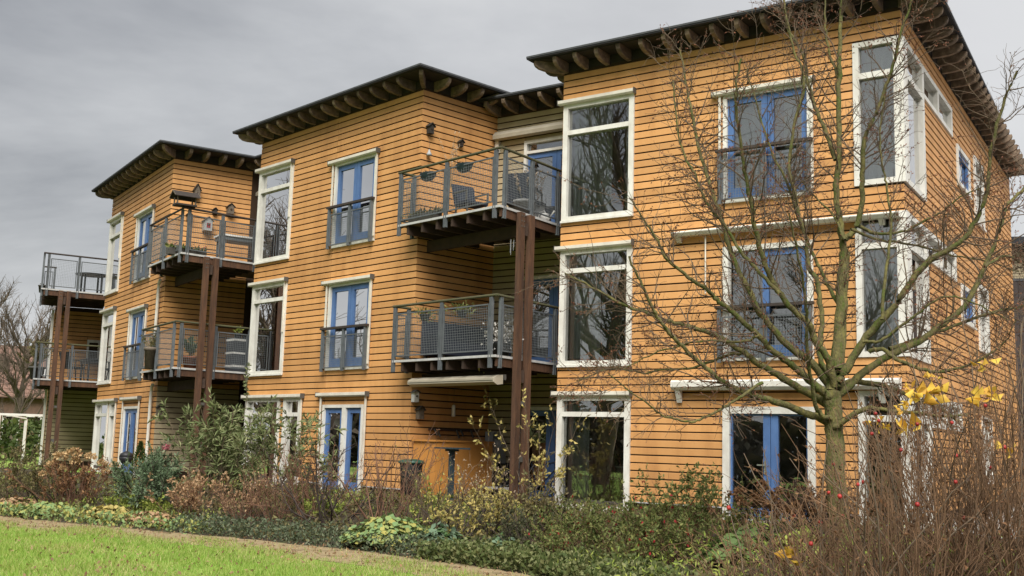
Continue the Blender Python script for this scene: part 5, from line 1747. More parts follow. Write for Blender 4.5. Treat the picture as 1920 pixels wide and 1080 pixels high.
tx, ty = 3.86, 13.0
tree = thing('bare_tree', 'bare winter tree with moss green bark standing before the near block', 'tree', (tx, ty, gz(tx, ty)))
tz0 = Vector(tree.location)
limbs = []
lens = []
for i, (kind, pts) in enumerate(TREE):
    if i == 0:
        pts = [(tx + 0.04, ty, gz(tx, ty) - 0.15, 0.21), (tx + 0.035, ty, gz(tx, ty) + 0.12, 0.17)] + [p for p in pts if p[2] > gz(tx, ty) + 0.35]
    ln = smooth_line(pts, 5, 0.006)
    ln[:, 3] *= (0.72 if kind == 'l' else (0.84 if i else 0.80))
    ln[1:-1, 3] *= 1 + RNG.normal(0, 0.045, len(ln) - 2)
    sides = 12 if kind == 't' else 8
    V, F = tubes(ln[None, :, :3] - np.array(tz0), ln[None, :, 3], sides)
    put('trunk' if i == 0 else ('leader' if kind == 't' else 'branch'), np_mesh('branch', V, F, 'bark_green', True), tree)
    if i > 0:
        r, L_ = resample(ln, 12)
        limbs.append(r)
        lens.append(L_)
limbs = np.array(limbs)
lens = np.array(lens)
S, Dd, Ln, R0 = [], [], [], []
for lb, L_ in zip(limbs, lens):
    cnt = int(L_ * 9.5) + 3
    q, d, t = pick(lb[None, :, :3], cnt, 0.22, 1.0)
    side = unit(np.cross(d, rdir(cnt, zlo=-1)))
    S.append(q)
    Dd.append(unit(d * RNG.uniform(0.3, 1.0, (cnt, 1)) + side * 0.75 + np.array([0, 0, 0.18])))
    Ln.append(np.minimum(L_ * 0.30, 0.85) * RNG.uniform(0.35, 1.0, cnt))
    rr = np.interp(t * 11, np.arange(12), lb[:, 3])
    R0.append(np.clip(rr * 0.42, 0.0042, 0.010))
S, Dd, Ln, R0 = np.concatenate(S), np.concatenate(Dd), np.concatenate(Ln), np.concatenate(R0)
P1 = grow(S, Dd, Ln, 7, 0.17, 0.03)
A1 = tubes(P1, R0[:, None] * np.linspace(1, 0.42, 7)[None, :], 4)
n2 = len(S) * 7
q, d, t = pick(P1, n2, 0.2, 1.0)
side = unit(np.cross(d, rdir(n2, zlo=-1)))
P2 = grow(q, unit(d * 0.7 + side * 0.8), RNG.uniform(0.10, 0.36, n2), 5, 0.26, 0.02)
A2 = tubes(P2, np.linspace(0.0034, 0.0016, 5)[None, :] * np.ones((n2, 1)), 3)
V, F = join([A1, A2])
o = put('twigs', np_mesh('twigs', V - np.array(tz0), F, 'twig_brown'), tree); o['kind'] = 'stuff'
n3 = 21000
q, d, t = pick(P2, n3, 0.45, 1.0)
msk = np.sin(q[:, 0] * 3.1) + np.sin(q[:, 2] * 2.7 + 1) + np.sin(q[:, 0] * 1.3 + q[:, 2] * 4.1) + RNG.normal(0, 0.7, n3) > -0.55
q, d = q[msk], d[msk]
V, F = leaves(q, unit(d + RNG.normal(0, 0.7, q.shape)), 0.031, 0.36, 0.5)
o = put('withered_leaves', np_mesh('withered_leaves', V - np.array(tz0), F, 'leaf_dry_red'), tree); o['kind'] = 'stuff'

# ------------------------------------------------------------------ shrubs in the bed


def shrub(name, label, cat, x, y, h, r, stems, stem_m, leaf_m=None, leaf_n=0, leaf_s=0.06, sr=0.008, n2=80, l2=0.3, spread=0.45,
          leaf_lo=0.3, width=0.45, group=None, wob=0.12, up=0.05, parts=True, droop=0.0, dz=0.0, k=8, jit=0.7):
    z = gz(x, y) + dz
    t = thing(name, label, cat, (x, y, z), 0, group)
    S = RNG.normal(0, 0.22 * r, (stems, 3)) * np.array([1, 1, 0])
    Dr = unit(S / max(r, 0.01) * 1.2 + RNG.normal(0, spread, (stems, 3)) * np.array([1, 1, 0]) + np.array([0, 0, 1.0]))
    P = grow(S + np.array([0, 0, -0.05]), Dr, h * RNG.uniform(0.65, 1.08, stems), k, wob, up)
    RR = (sr * RNG.uniform(0.7, 1.2, stems))[:, None] * np.linspace(1, 0.38, k)[None, :]
    V, F = tubes(P, RR, 4)
    put('stems', np_mesh('stems', V, F, stem_m), t)['kind'] = 'stuff'
    src = P
    if n2:
        q, d, tt = pick(P, n2, 0.28, 1.0)
        side = unit(np.cross(d, rdir(n2, zlo=-1)))
        P2 = grow(q, unit(d * 0.8 + side * 0.6), l2 * RNG.uniform(0.35, 1.0, n2), 5, wob * 1.5, up - droop)
        V, F = tubes(P2, np.linspace(sr * 0.42, sr * 0.2, 5)[None, :] * np.ones((n2, 1)), 3)
        put('twigs', np_mesh('twigs', V, F, stem_m), t)['kind'] = 'stuff'
        src = P2
    if leaf_n:
        q, d, _ = pick(src, leaf_n, leaf_lo, 1.0)
        V, F = leaves(q, unit(d + RNG.normal(0, jit, q.shape) + np.array([0, 0, -droop * 2])), leaf_s, width)
        put('foliage', np_mesh('foliage', V, F, leaf_m), t)['kind'] = 'stuff'
    return t, P, src


# left end of the bed
shrub('green_shrub', 'leafy dull green shrub at the left edge in front of the end block', 'shrub', -9.95, 22.9, 1.35, 0.6, 26, 'twig_brown', 'leaf_dull', 2600, 0.06, n2=170, l2=0.4)
shrub('green_shrub', 'dull green shrub beside the dry hydrangea, its foot brown', 'shrub', -9.15, 22.4, 1.05, 0.5, 22, 'twig_dark', 'leaf_dull', 1700, 0.06, n2=140, l2=0.35)
t, P_, s_ = shrub('hydrangea', 'dry brown hydrangea with fawn dead flower heads, left part of the bed', 'shrub', -8.45, 22.15, 1.0, 0.75, 60, 'twig_red', 'leaf_hydrangea', 1700, 0.065, sr=0.008, n2=150, l2=0.28, spread=0.42, droop=0.05)


def flower_head(parent, c, r, m='flower_dry', n=120):
    C = rdir(n, zlo=-0.5) * RNG.uniform(0.5, 1.0, (n, 1)) * r * np.array([1, 1, 0.75])
    V, F = leaves(C + np.array(c), unit(C) + RNG.normal(0, 0.5, (n, 3)), r * 0.42, 0.8)
    return put('flower_head', np_mesh('flower_head', V, F, m), parent)


for (x, z, r) in ((-0.05, 1.02, 0.13), (-0.28, 0.94, 0.12), (0.22, 0.95, 0.11), (0.0, 0.86, 0.10), (0.42, 0.84, 0.09), (-0.5, 0.78, 0.09), (0.55, 0.66, 0.08), (-0.62, 0.60, 0.07), (0.12, 0.70, 0.08), (0.8, 0.80, 0.09), (-0.2, 0.72, 0.07)):
    y_ = random.uniform(-0.35, 0.1)
    flower_head(t, (x, y_, z), r)
    pp = np.array([[[x * 0.3, y_ * 0.5, 0.0], [x * 0.7, y_ * 0.8, z * 0.5], [x, y_, z]]])
    V, F = tubes(pp, np.array([[0.007, 0.006, 0.004]]), 4)
    put('flower_stalk', np_mesh('flower_stalk', V, F, 'twig_red'), t)
shrub('pine_shrub', 'feathery blue green shrub below the white downpipe', 'shrub', -6.75, 21.25, 1.12, 0.62, 16, 'twig_dark', 'leaf_bluegreen', 4200, 0.085, sr=0.016, n2=240, l2=0.42, spread=0.5, width=0.28, leaf_lo=0.1)
shrub('beech_shrub', 'shrub still hung with tan dry leaves, left of the buddleja foot', 'shrub', -5.7, 20.35, 0.80, 0.55, 24, 'twig_red', 'leaf_brown', 1500, 0.06, n2=150, l2=0.3)
shrub('beech_shrub', 'shrub with tan dry leaves and thin red stems before the ground floor windows', 'shrub', -4.55, 19.75, 0.85, 0.55, 34, 'twig_red', 'leaf_brown', 700, 0.055, n2=190, l2=0.32, spread=0.35)
shrub('spirea_shrub', 'fine twigged reddish brown shrub, right of the tan leaved ones', 'shrub', -3.95, 19.5, 1.15, 0.5, 50, 'twig_red', 'leaf_dull', 260, 0.05, sr=0.006, n2=240, l2=0.3, spread=0.32)
# buddleja: tall, long drooping pale leaves
t, P_, s_ = shrub('buddleja', 'tall buddleja with long drooping grey green leaves before the ground floor windows', 'shrub', -5.55, 21.9, 2.0, 0.8, 20, 'twig_grey', 'leaf_buddleja', 2500, 0.15, sr=0.011, n2=200, l2=0.55, spread=0.36, width=0.20, droop=0.10, leaf_lo=0.15)
t2, P_, s_ = shrub('buddleja', 'second buddleja close to the twin ground floor windows, leaves grey green', 'shrub', -4.55, 21.6, 1.75, 0.55, 14, 'twig_grey', 'leaf_buddleja', 1400, 0.145, sr=0.010, n2=130, l2=0.5, spread=0.34, width=0.20, droop=0.10, leaf_lo=0.15)
pp = smooth_line([(0.3, 0.1, 1.5, 0.008), (0.36, 0.1, 1.95, 0.006), (0.33, 0.1, 2.3, 0.005), (0.35, 0.1, 2.62, 0.003)], 4)
V, F = tubes(pp[None, :, :3], pp[None, :, 3], 4)
put('flower_spike', np_mesh('flower_spike', V, F, 'twig_grey'), t)
V, F = leaves(np.repeat(pp[4:, :3], 12, 0), rdir(12 * len(pp[4:])), 0.07, 0.35)
put('spike_leaves', np_mesh('spike_leaves', V, F, 'leaf_buddleja'), t)['kind'] = 'stuff'
# low lime and green plants
for (x, y, h, r, n, lab, m) in ((-7.05, 21.05, 0.42, 0.5, 900, 'low lime green clump under the blue green shrub', 'leaf_lime'), (-6.3, 20.6, 0.36, 0.4, 600, 'low lime green clump left of the tan leaved shrub', 'leaf_lime'),
                                (-3.7, 20.2, 0.45, 0.6, 900, 'soft green clump below the twin ground floor windows', 'leaf_fuchsia'), (-3.1, 19.6, 0.34, 0.45, 700, 'lime green clump between the dark stemmed shrubs', 'leaf_lime'),
                                (-2.2, 19.7, 0.5, 0.4, 500, 'green clump before the blue ground floor door of the middle block', 'leaf_dull'), (-1.3, 18.4, 0.75, 0.25, 420, 'upright bright green plant in front of the black bin', 'leaf_lime')):
    shrub('perennial', lab, 'plant', x, y, h, r, 26, 'stem_green', m, n, 0.065, sr=0.004, n2=60, l2=0.2, spread=0.6, leaf_lo=0.1)
# dark stemmed bare shrubs
shrub('bare_shrub', 'bare shrub with thick blackish stems before the blue ground floor door', 'shrub', -2.95, 18.75, 1.55, 0.6, 14, 'twig_dark', 'leaf_hydrangea', 160, 0.04, sr=0.017, n2=130, l2=0.5, spread=0.42, wob=0.2)
shrub('bare_shrub', 'bare reddish shrub between the blue door and the black bin', 'shrub', -1.95, 18.5, 1.55, 0.6, 26, 'twig_red', 'leaf_hydrangea', 160, 0.04, sr=0.011, n2=200, l2=0.42, spread=0.36, wob=0.16)
shrub('bare_shrub', 'bare twiggy shrub right in front of the black bin', 'shrub', -1.2, 18.0, 1.3, 0.45, 26, 'twig_brown', 'leaf_yellowish', 160, 0.045, sr=0.009, n2=190, l2=0.38, spread=0.36, wob=0.16)
shrub('bare_shrub', 'rusty bare shrub left of the blue ground floor door, below the wall', 'shrub', -3.35, 19.6, 1.35, 0.5, 30, 'twig_red', 'leaf_hydrangea', 120, 0.04, sr=0.009, n2=220, l2=0.4, spread=0.36, wob=0.16)
shrub('spindle_shrub', 'dark stemmed shrub with yellow green leaves in front of the ochre box', 'shrub', -0.75, 16.9, 0.95, 0.5, 13, 'twig_dark', 'leaf_yellowish', 620, 0.065, sr=0.014, n2=110, l2=0.4, spread=0.5, wob=0.18)
shrub('spindle_shrub', 'yellowing leafy shrub right of the bird table', 'shrub', -0.15, 17.3, 0.85, 0.5, 18, 'twig_dark', 'leaf_yellowish', 900, 0.06, sr=0.010, n2=140, l2=0.36, spread=0.45, wob=0.16)
t, P_, s_ = shrub('seed_shrub', 'fine shrub dotted with pale seed heads in front of the ochre box', 'shrub', -0.35, 18.2, 1.2, 0.45, 16, 'twig_brown', 'seed_pale', 330, 0.03, sr=0.006, n2=150, l2=0.4, spread=0.34, width=0.8, leaf_lo=0.7)
shrub('evergreen_shrub', 'small dark leaved evergreen bush before the support posts', 'shrub', 0.36, 15.7, 0.78, 0.35, 16, 'twig_dark', 'leaf_dark', 1100, 0.05, sr=0.009, n2=110, l2=0.24, spread=0.4)
shrub('evergreen_shrub', 'dull leaved bush behind the small dark evergreen, at the foot of the posts', 'shrub', 0.55, 16.7, 0.85, 0.5, 20, 'twig_brown', 'leaf_dull', 1300, 0.055, sr=0.008, n2=130, l2=0.3, spread=0.4)
# big leaved rosettes


def rosette(x, y, r, h, n, m, label, size=0.13):
    z = gz(x, y)
    t = thing('leafy_perennial', label, 'plant', (x, y, z), 0)
    a = RNG.uniform(0, 2 * np.pi, n)
    q = np.sqrt(RNG.uniform(0, 1, n)) * r
    C = np.stack([q * np.cos(a), q * np.sin(a) * 0.75, h * (1 - (q / r) ** 2 * 0.75) * RNG.uniform(0.55, 1.05, n)], 1)
    B0 = C * np.array([0.35, 0.35, 0])
    V, F = tubes(np.stack([B0, (B0 + C) / 2 + np.array([0, 0, 0.03]), C], 1), np.full((n, 3), 0.003), 3)
    put('leaf_stalks', np_mesh('leaf_stalks', V, F, 'stem_green'), t)['kind'] = 'stuff'
    # round lobed leaves, each a fan
    k = 9
    s = size * RNG.uniform(0.6, 1.15, n)
    nx = unit(np.stack([np.cos(a) * 0.55, np.sin(a) * 0.55, np.ones(n)], 1) + RNG.normal(0, 0.35, (n, 3)))
    e1 = unit(np.cross(nx, rdir(n)))
    e2 = np.cross(nx, e1)
    ang = np.linspace(0, 2 * np.pi, k, endpoint=False)
    lob = 0.5 * (1 + 0.16 * np.cos(ang * 4))
    rim = C[:, None] + (s[:, None, None]) * (lob[None, :, None] * (e1[:, None] * np.cos(ang)[None, :, None] + e2[:, None] * np.sin(ang)[None, :, None])) + nx[:, None] * (s[:, None, None] * 0.10 * RNG.uniform(0, 1, (n, k, 1)))
    V = np.concatenate([C[:, None], rim], 1).reshape(-1, 3)
    b = np.arange(n) * (k + 1)
    F = np.concatenate([np.stack([b, b + 1 + i, b + 1 + (i + 1) % k], 1) for i in range(k)])
    o = put('leaf_mass', np_mesh('leaf_mass', V, F, m), t)
    o['kind'] = 'stuff'
    return t


rosette(-1.72, 17.0, 0.75, 0.44, 760, 'leaf_mantle', 'round leaved plant, green turning yellow, in front of the bare shrubs', 0.095)
rosette(-0.95, 16.65, 0.38, 0.34, 240, 'leaf_glauc', 'blue green round leaved clump at the right of the yellowing one', 0.09)
rosette(-0.02, 15.75, 0.36, 0.28, 110, 'leaf_glauc', 'small blue green clump left of the dark evergreen bush', 0.12)
rosette(-7.2, 20.55, 0.5, 0.26, 300, 'leaf_yellowish', 'low clump of yellow leaves at the bed edge on the left', 0.09)
rosette(-8.6, 21.35, 0.75, 0.22, 380, 'leaf_mantle', 'low green and yellow clump at the bed edge before the hydrangea', 0.085)
rosette(-9.6, 22.1, 0.7, 0.25, 300, 'leaf_brown', 'low brown clump at the left edge of the picture', 0.085)
rosette(-6.2, 19.9, 0.55, 0.22, 300, 'leaf_brown', 'low brown leaved clump at the bed edge before the tan shrubs', 0.08)
rosette(2.72, 13.55, 0.40, 0.30, 70, 'leaf_hosta', 'broad leaved green plant at the bottom edge before the blue garden door', 0.20)
rosette(3.1, 14.0, 0.45, 0.34, 80, 'leaf_hosta', 'broad leaved green plant behind the one at the bottom edge', 0.17)
rosette(3.5, 13.3, 0.5, 0.34, 130, 'leaf_lime', 'lime green clump at the foot of the bare tree', 0.12)
# fuchsia hedge, bush by bush
for i, (x, y, h, r, n, lab) in enumerate(((0.85, 15.7, 0.62, 0.45, 1500, 'low fuchsia bush, leftmost of the hedge, beside the dark evergreen'), (1.25, 15.3, 0.75, 0.5, 2000, 'leafy fuchsia bush below the left edge of the near tall window'),
                                           (1.75, 15.0, 0.82, 0.5, 2200, 'leafy fuchsia bush below the right edge of the near tall window'), (2.2, 15.2, 1.12, 0.48, 2200, 'tallest fuchsia bush, against the ochre wall left of the blue garden door'),
                                           (2.65, 14.9, 1.05, 0.46, 2100, 'tall fuchsia bush beside the white frame of the blue garden door'), (1.55, 14.2, 0.55, 0.45, 1400, 'low fuchsia bush in the front row, left one'),
                                           (2.1, 14.1, 0.62, 0.5, 1600, 'low fuchsia bush in the front row, right one'), (0.75, 14.9, 0.45, 0.4, 1100, 'low fuchsia bush at the bed edge before the leftmost of the hedge'))):
    t, P_, src = shrub('fuchsia', lab, 'shrub', x, y, h, r, 30, 'twig_red', 'leaf_fuchsia', n, 0.052, sr=0.005, n2=170, l2=0.30, spread=0.42, leaf_lo=0.05, group='fuchsia bushes along the bed', jit=0.9)
    q, d, _ = pick(src, 26, 0.5, 1.0)
    V, F = leaves(np.repeat(q, 3, 0), np.array([0, 0, -1.0]) + RNG.normal(0, 0.35, (78, 3)), 0.04, 0.5)
    put('flowers', np_mesh('flowers', V, F, 'petal_red'), t)['kind'] = 'stuff'
# dead flower heads on dark stalks before the blue garden door
for (x, y, n, h, lab, fluffy) in ((3.45, 14.5, 26, 0.92, 'cluster of brown dead flower heads before the left leaf of the blue garden door', True), (3.95, 14.4, 26, 0.95, 'dark beaded dead stalks before the right leaf of the blue garden door', False)):
    t, P_, s_ = shrub('dead_flowers', lab, 'plant', x, y, h, 0.5, n * 2, 'twig_dark', None, 0, sr=0.0045, n2=40, l2=0.2, spread=0.2, wob=0.06)
    C = []
    for p in P_:
        for f in ((0.99, 0.82, 0.64) if not fluffy else (0.99, 0.9)):
            C.append(p[min(int(f * 7), 7)])
    C = np.repeat(np.array(C), 14, 0)
    C = C + RNG.normal(0, 0.018, C.shape)
    V, F = leaves(C, rdir(len(C), zlo=-1), 0.035 if not fluffy else 0.05, 0.8)
    put('seed_heads', np_mesh('seed_heads', V, F, 'deadhead' if not fluffy else 'leaf_hydrangea'), t)['kind'] = 'stuff'
# climber on the support posts
t, P_, s_ = shrub('climber', 'climbing plant with yellow green leaves on the support posts', 'climber', 0.47, 20.35, 2.75, 0.2, 7, 'twig_grey', 'leaf_yellowish', 460, 0.085, sr=0.008, n2=90, l2=0.4, spread=0.10, width=0.5, wob=0.07)
# small cone shaped conifer
cx, cy = -8.6, 26.2
t = thing('dwarf_conifer', 'small cone shaped conifer beside the tall white ground floor window, far block', 'tree', (cx, cy, gz(cx, cy)))
mb = MB(); mb.tube([(0, 0, 0), (0, 0, 0.9)], [0.03, 0.01], 6); mb.build('trunk', 'twig_dark', t)
n = 1400
hh = RNG.uniform(0.05, 1, n) ** 1.2
a = RNG.uniform(0, 2 * np.pi, n)
rr = (1 - hh) * 0.33 * np.sqrt(RNG.uniform(0.3, 1, n))
C = np.stack([rr * np.cos(a), rr * np.sin(a), hh * 0.98], 1)
V, F = leaves(C, np.stack([np.cos(a), np.sin(a), np.full(n, 1.2)], 1), 0.06, 0.35)
put('foliage', np_mesh('foliage', V, F, 'conifer'), t)['kind'] = 'stuff'

# ------------------------------------------------------------------ rose bushes in the right foreground
ROSES = [(2.25, 9.7, 0.95, 0.45, 34, 'low bare rose bush, leftmost of the row in the foreground'), (2.65, 9.0, 1.35, 0.42, 44, 'bare rose bush with hips in front of the tree trunk'),
         (3.15, 8.8, 1.62, 0.42, 52, 'bare rose bush with a spray of yellow leaves beside the corner window'), (3.65, 9.2, 1.9, 0.45, 66, 'bare rose bush right of the yellow sprays, full of thin stems'),
         (4.1, 8.9, 2.15, 0.42, 72, 'tallest bare rose bush at the right edge'), (4.55, 9.8, 2.35, 0.5, 66, 'bare rose bush half outside the right edge'),
         (3.4, 10.2, 1.7, 0.5, 50, 'bare rose bush of the back row, behind the yellow sprays'), (4.2, 10.4, 2.25, 0.5, 60, 'bare rose bush of the back row near the right edge'), (2.75, 10.3, 1.0, 0.45, 30, 'bare rose bush of the back row, just right of the trunk')]
rose = []
for (x, y, h, r, n, lab) in ROSES:
    t, P_, s_ = shrub('rose_bush', lab, 'shrub', x, y, h, r, n, 'twig_rose', 'deadhead', 150, 0.022, sr=0.0066, n2=n * 5, l2=0.45, spread=0.34, wob=0.15, up=0.06, leaf_lo=0.75, width=0.8, group='bare rose bushes in the foreground', k=9)
    q, d, _ = pick(s_, 110, 0.5, 1.0)
    V, F = leaves(q, unit(d + RNG.normal(0, 0.9, q.shape)), 0.04, 0.5, 0.6)
    put('withered_leaves', np_mesh('withered_leaves', V, F, 'leaf_hydrangea'), t)['kind'] = 'stuff'
    nb = 7
    S = RNG.normal(0, 0.12, (nb, 3)) * np.array([1, 1, 0])
    Pc = grow(S, unit(RNG.normal(0, 0.30, (nb, 3)) * np.array([1, 1, 0]) + np.array([0, 0, 1.0])), h * RNG.uniform(0.9, 1.25, nb), 9, 0.12, 0.03)
    V, F = tubes(Pc, np.linspace(0.010, 0.004, 9)[None] * np.ones((nb, 1)), 5)
    put('old_canes', np_mesh('old_canes', V, F, 'twig_grey'), t)['kind'] = 'stuff'
    rose.append((x, y, t))


def nearest_rose(x, y):
    return min(rose, key=lambda q: (q[0] - x) ** 2 + (q[1] - y) ** 2)[2]


hb = MB()
hb.lathe([(0.003, 0.017), (0.012, 0.014), (0.0165, 0.002), (0.013, -0.011), (0.005, -0.016)], 9)
for a in range(5):
    c, s = math.cos(a * 1.257), math.sin(a * 1.257)
    hb.add([(0.003 * c, 0.003 * s, -0.015), (0.011 * c - 0.003 * s, 0.011 * s + 0.003 * c, -0.027), (0.011 * c + 0.003 * s, 0.011 * s - 0.003 * c, -0.027)], [(0, 1, 2)], 1)
HIP = hb.mesh('rosehip', ['hip_red', 'deadhead'], True)


def cane_to(t, p, r0=0.005):
    """a cane of bush t that ends at point p (world)"""
    e = Vector(p) - Vector(t.location)
    b = Vector((e.x * 0.35 + random.uniform(-.06, .06), e.y * 0.35 + random.uniform(-.06, .06), -0.03))
    m1 = b.lerp(e, 0.5) + Vector((random.uniform(-.06, .06), random.uniform(-.06, .06), 0.1))
    ln = smooth_line([(*b, r0), (*m1, r0 * 0.8), (*(m1.lerp(e, 0.6) + Vector((random.uniform(-.03, .03), 0, 0.03))), r0 * 0.6), (*e, r0 * 0.4)], 3)
    V, F = tubes(ln[None, :, :3], ln[None, :, 3], 4)
    put('cane', np_mesh('cane', V, F, 'twig_rose'), t)


for p in HIPS:
    t = nearest_rose(p[0], p[1])
    o = put('rosehip', HIP, t, Vector(p) - Vector(t.location), (random.uniform(-.7, .7), random.uniform(-.7, .7), random.uniform(0, 6)))
    sc = random.uniform(0.8, 1.12)
    o.scale = (sc, sc, sc)
    cane_to(t, (p[0], p[1], p[2] + 0.012))
for (x, y, z, s) in YLEAVES:
    t = nearest_rose(x, y)
    n = 7
    C = RNG.normal(0, 0.022, (n, 3)) + np.array([x, y, z]) - np.array(t.location)
    Dr = rdir(n, zlo=-0.5) * np.array([1, 0.5, 1])
    V, F = leaves(C, Dr, 0.058 * s * 1.15, 0.6, 0.7)
    put('leaf_spray', np_mesh('leaf_spray', V, F, 'leaf_yellow'), t)['kind'] = 'stuff'
    cane_to(t, (x, y, z))

# ------------------------------------------------------------------ ground cover, lawn blades, litter


def scatter(n, x0, x1, y0, y1, lo, hi, dens=None):
    x = RNG.uniform(x0, x1, n)
    y = RNG.uniform(y0, y1, n)
    d = bed_side(x, y)
    k = (d > lo) & (d < hi)
    if dens is not None:
        k &= RNG.uniform(0, 1, n) < dens(x, y, d)
    return x[k], y[k], d[k]


def cover(name, label, cat, m, x, y, hmax, size, width, zlo=0.1):
    C = np.stack([x, y, terr(x, y) + RNG.uniform(0, 1, len(x)) ** 1.3 * hmax + 0.01], 1)
    V, F = leaves(C, rdir(len(x), zlo=zlo), size, width)
    o = put(name, np_mesh(name, V, F, m))
    tag(o, label, cat, kind='stuff')
    return o


wave = lambda x, y, f, p: 0.5 + 0.5 * np.sin(x * f + p) * np.sin(y * f * 0.8 + p * 2)
x, y, d = scatter(52000, -13, 6, 12, 27, 0.15, 6.5, lambda x, y, d: 0.35 + 0.65 * wave(x, y, 1.7, 0.4))
cover('undergrowth', 'mixed low weeds and leaves over the soil of the bed', 'undergrowth', 'leaf_dull', x, y, 0.16, 0.075, 0.5)
x, y, d = scatter(46000, -13, 6, 12, 27, 0.3, 6.0, lambda x, y, d: np.clip(wave(x, y, 1.1, 2.0) * 1.6 - 0.5, 0, 1))
cover('undergrowth', 'patches of lime green weeds between the shrubs', 'undergrowth', 'leaf_lime', x, y, 0.14, 0.07, 0.35)
x, y, d = scatter(26000, -5.6, -0.9, 14.5, 20.5, 0.0, 0.95, lambda x, y, d: np.clip(1.2 - np.abs(d - 0.45) * 1.3, 0, 1))
cover('periwinkle', 'dark glossy periwinkle mat along the middle of the bed edge', 'ground cover', 'leaf_vinca', x, y, 0.24, 0.06, 0.45)
x, y, d = scatter(52000, -1.2, 2.9, 11.0, 16.0, -0.05, 1.0, lambda x, y, d: np.clip(1.25 - np.abs(d - 0.4) * 1.2, 0, 1))
cover('ivy', 'dark ivy with pale flecks along the bed edge at the bottom right', 'ground cover', 'leaf_ivy', x, y, 0.22, 0.062, 0.7)
x, y, d = scatter(20000, -12.5, -5.0, 17.5, 25.0, 0.0, 0.9, lambda x, y, d: 0.9 * np.clip(1.1 - np.abs(d - 0.4), 0, 1))
cover('cranesbill', 'low green and yellow cranesbill along the left bed edge', 'ground cover', 'leaf_mantle', x, y, 0.18, 0.07, 0.75)
x, y, d = scatter(16000, -13, 3, 11, 27, -0.95, 0.5)
cover('leaf_litter', 'dry brown leaves scattered on the path and bed edge', 'leaf litter', 'litter', x, y, 0.015, 0.045, 0.5, zlo=-0.2)
x, y, d = scatter(9000, -5, 6, 7.5, 14, 0.1, 6)
cover('undergrowth', 'green weeds below the rose bushes', 'undergrowth', 'leaf_lime', x, y, 0.35, 0.08, 0.25)


def blades(n, x0, x1, y0, y1, hi, hmul, wd):
    x, y, d = scatter(n, x0, x1, y0, y1, -40, hi, lambda x, y, d: np.clip((-d - 0.42 + 0.35 * np.sin(x * 3.7 + y * 2.1) + 0.2 * np.sin(x * 9.1 - y * 6.3)) * 1.3, 0.05, 1))
    k = len(x)
    hgt = hmul * RNG.uniform(0.45, 1.0, k) * (0.55 + 0.65 * wave(x, y, 2.3, 1.0) + 0.3 * wave(x, y, 7.1, 0.2))
    a = RNG.uniform(0, 2 * np.pi, k)
    b0 = np.stack([x, y, terr(x, y) + 0.002], 1)
    sd = np.stack([np.cos(a), np.sin(a), np.zeros(k)], 1) * wd
    ln_ = RNG.normal(0, 0.45, (k, 3)) * np.array([1, 1, 0])
    tip = b0 + np.stack([ln_[:, 0] * hgt, ln_[:, 1] * hgt, hgt], 1)
    V = np.stack([b0 - sd, b0 + sd, tip], 1).reshape(-1, 3)
    F = np.arange(3 * k).reshape(-1, 3)
    return V, F


V, F = join([blades(210000, -13, 2.2, 9.5, 24, -0.12, 0.085, 0.0045), blades(90000, -26, 2.5, 2, 34, -0.3, 0.08, 0.007)])
o = put('grass', np_mesh('grass', V, F, 'blade'))
tag(o, 'bright green mown grass of the lawn', 'grass', kind='stuff')
V, F = join([blades(95000, -13, 2.2, 9.5, 22, -0.05, 0.07, 0.0045), blades(30000, -26, 2.5, 2, 30, -0.2, 0.06, 0.006)])
c = V.reshape(-1, 3, 3)[:, 0]
pat = np.sin(c[:, 0] * 2.1 + 1.7 * np.sin(c[:, 1] * 1.3)) + np.sin(c[:, 1] * 2.9 + c[:, 0] * 1.1) + RNG.normal(0, 0.7, len(c)) + 0.9 * (bed_side(c[:, 0], c[:, 1]) > -1.6) - 0.35 * (c[:, 1] - 14) * 0.2
kk = pat > 0.3
V = V.reshape(-1, 3, 3)[kk].reshape(-1, 3)
o = put('grass', np_mesh('grass', V, np.arange(len(V)).reshape(-1, 3), 'blade_straw'))
tag(o, 'dry straw coloured grass in patches of the lawn', 'grass', kind='stuff')
x, y, d = scatter(2600, -12, 2, 10, 22, -8, -0.8)
cover('leaf_litter', 'scattered brown fallen leaves on the lawn', 'leaf litter', 'litter', x, y, 0.05, 0.05, 0.6, zlo=0.0)

# ------------------------------------------------------------------ far things


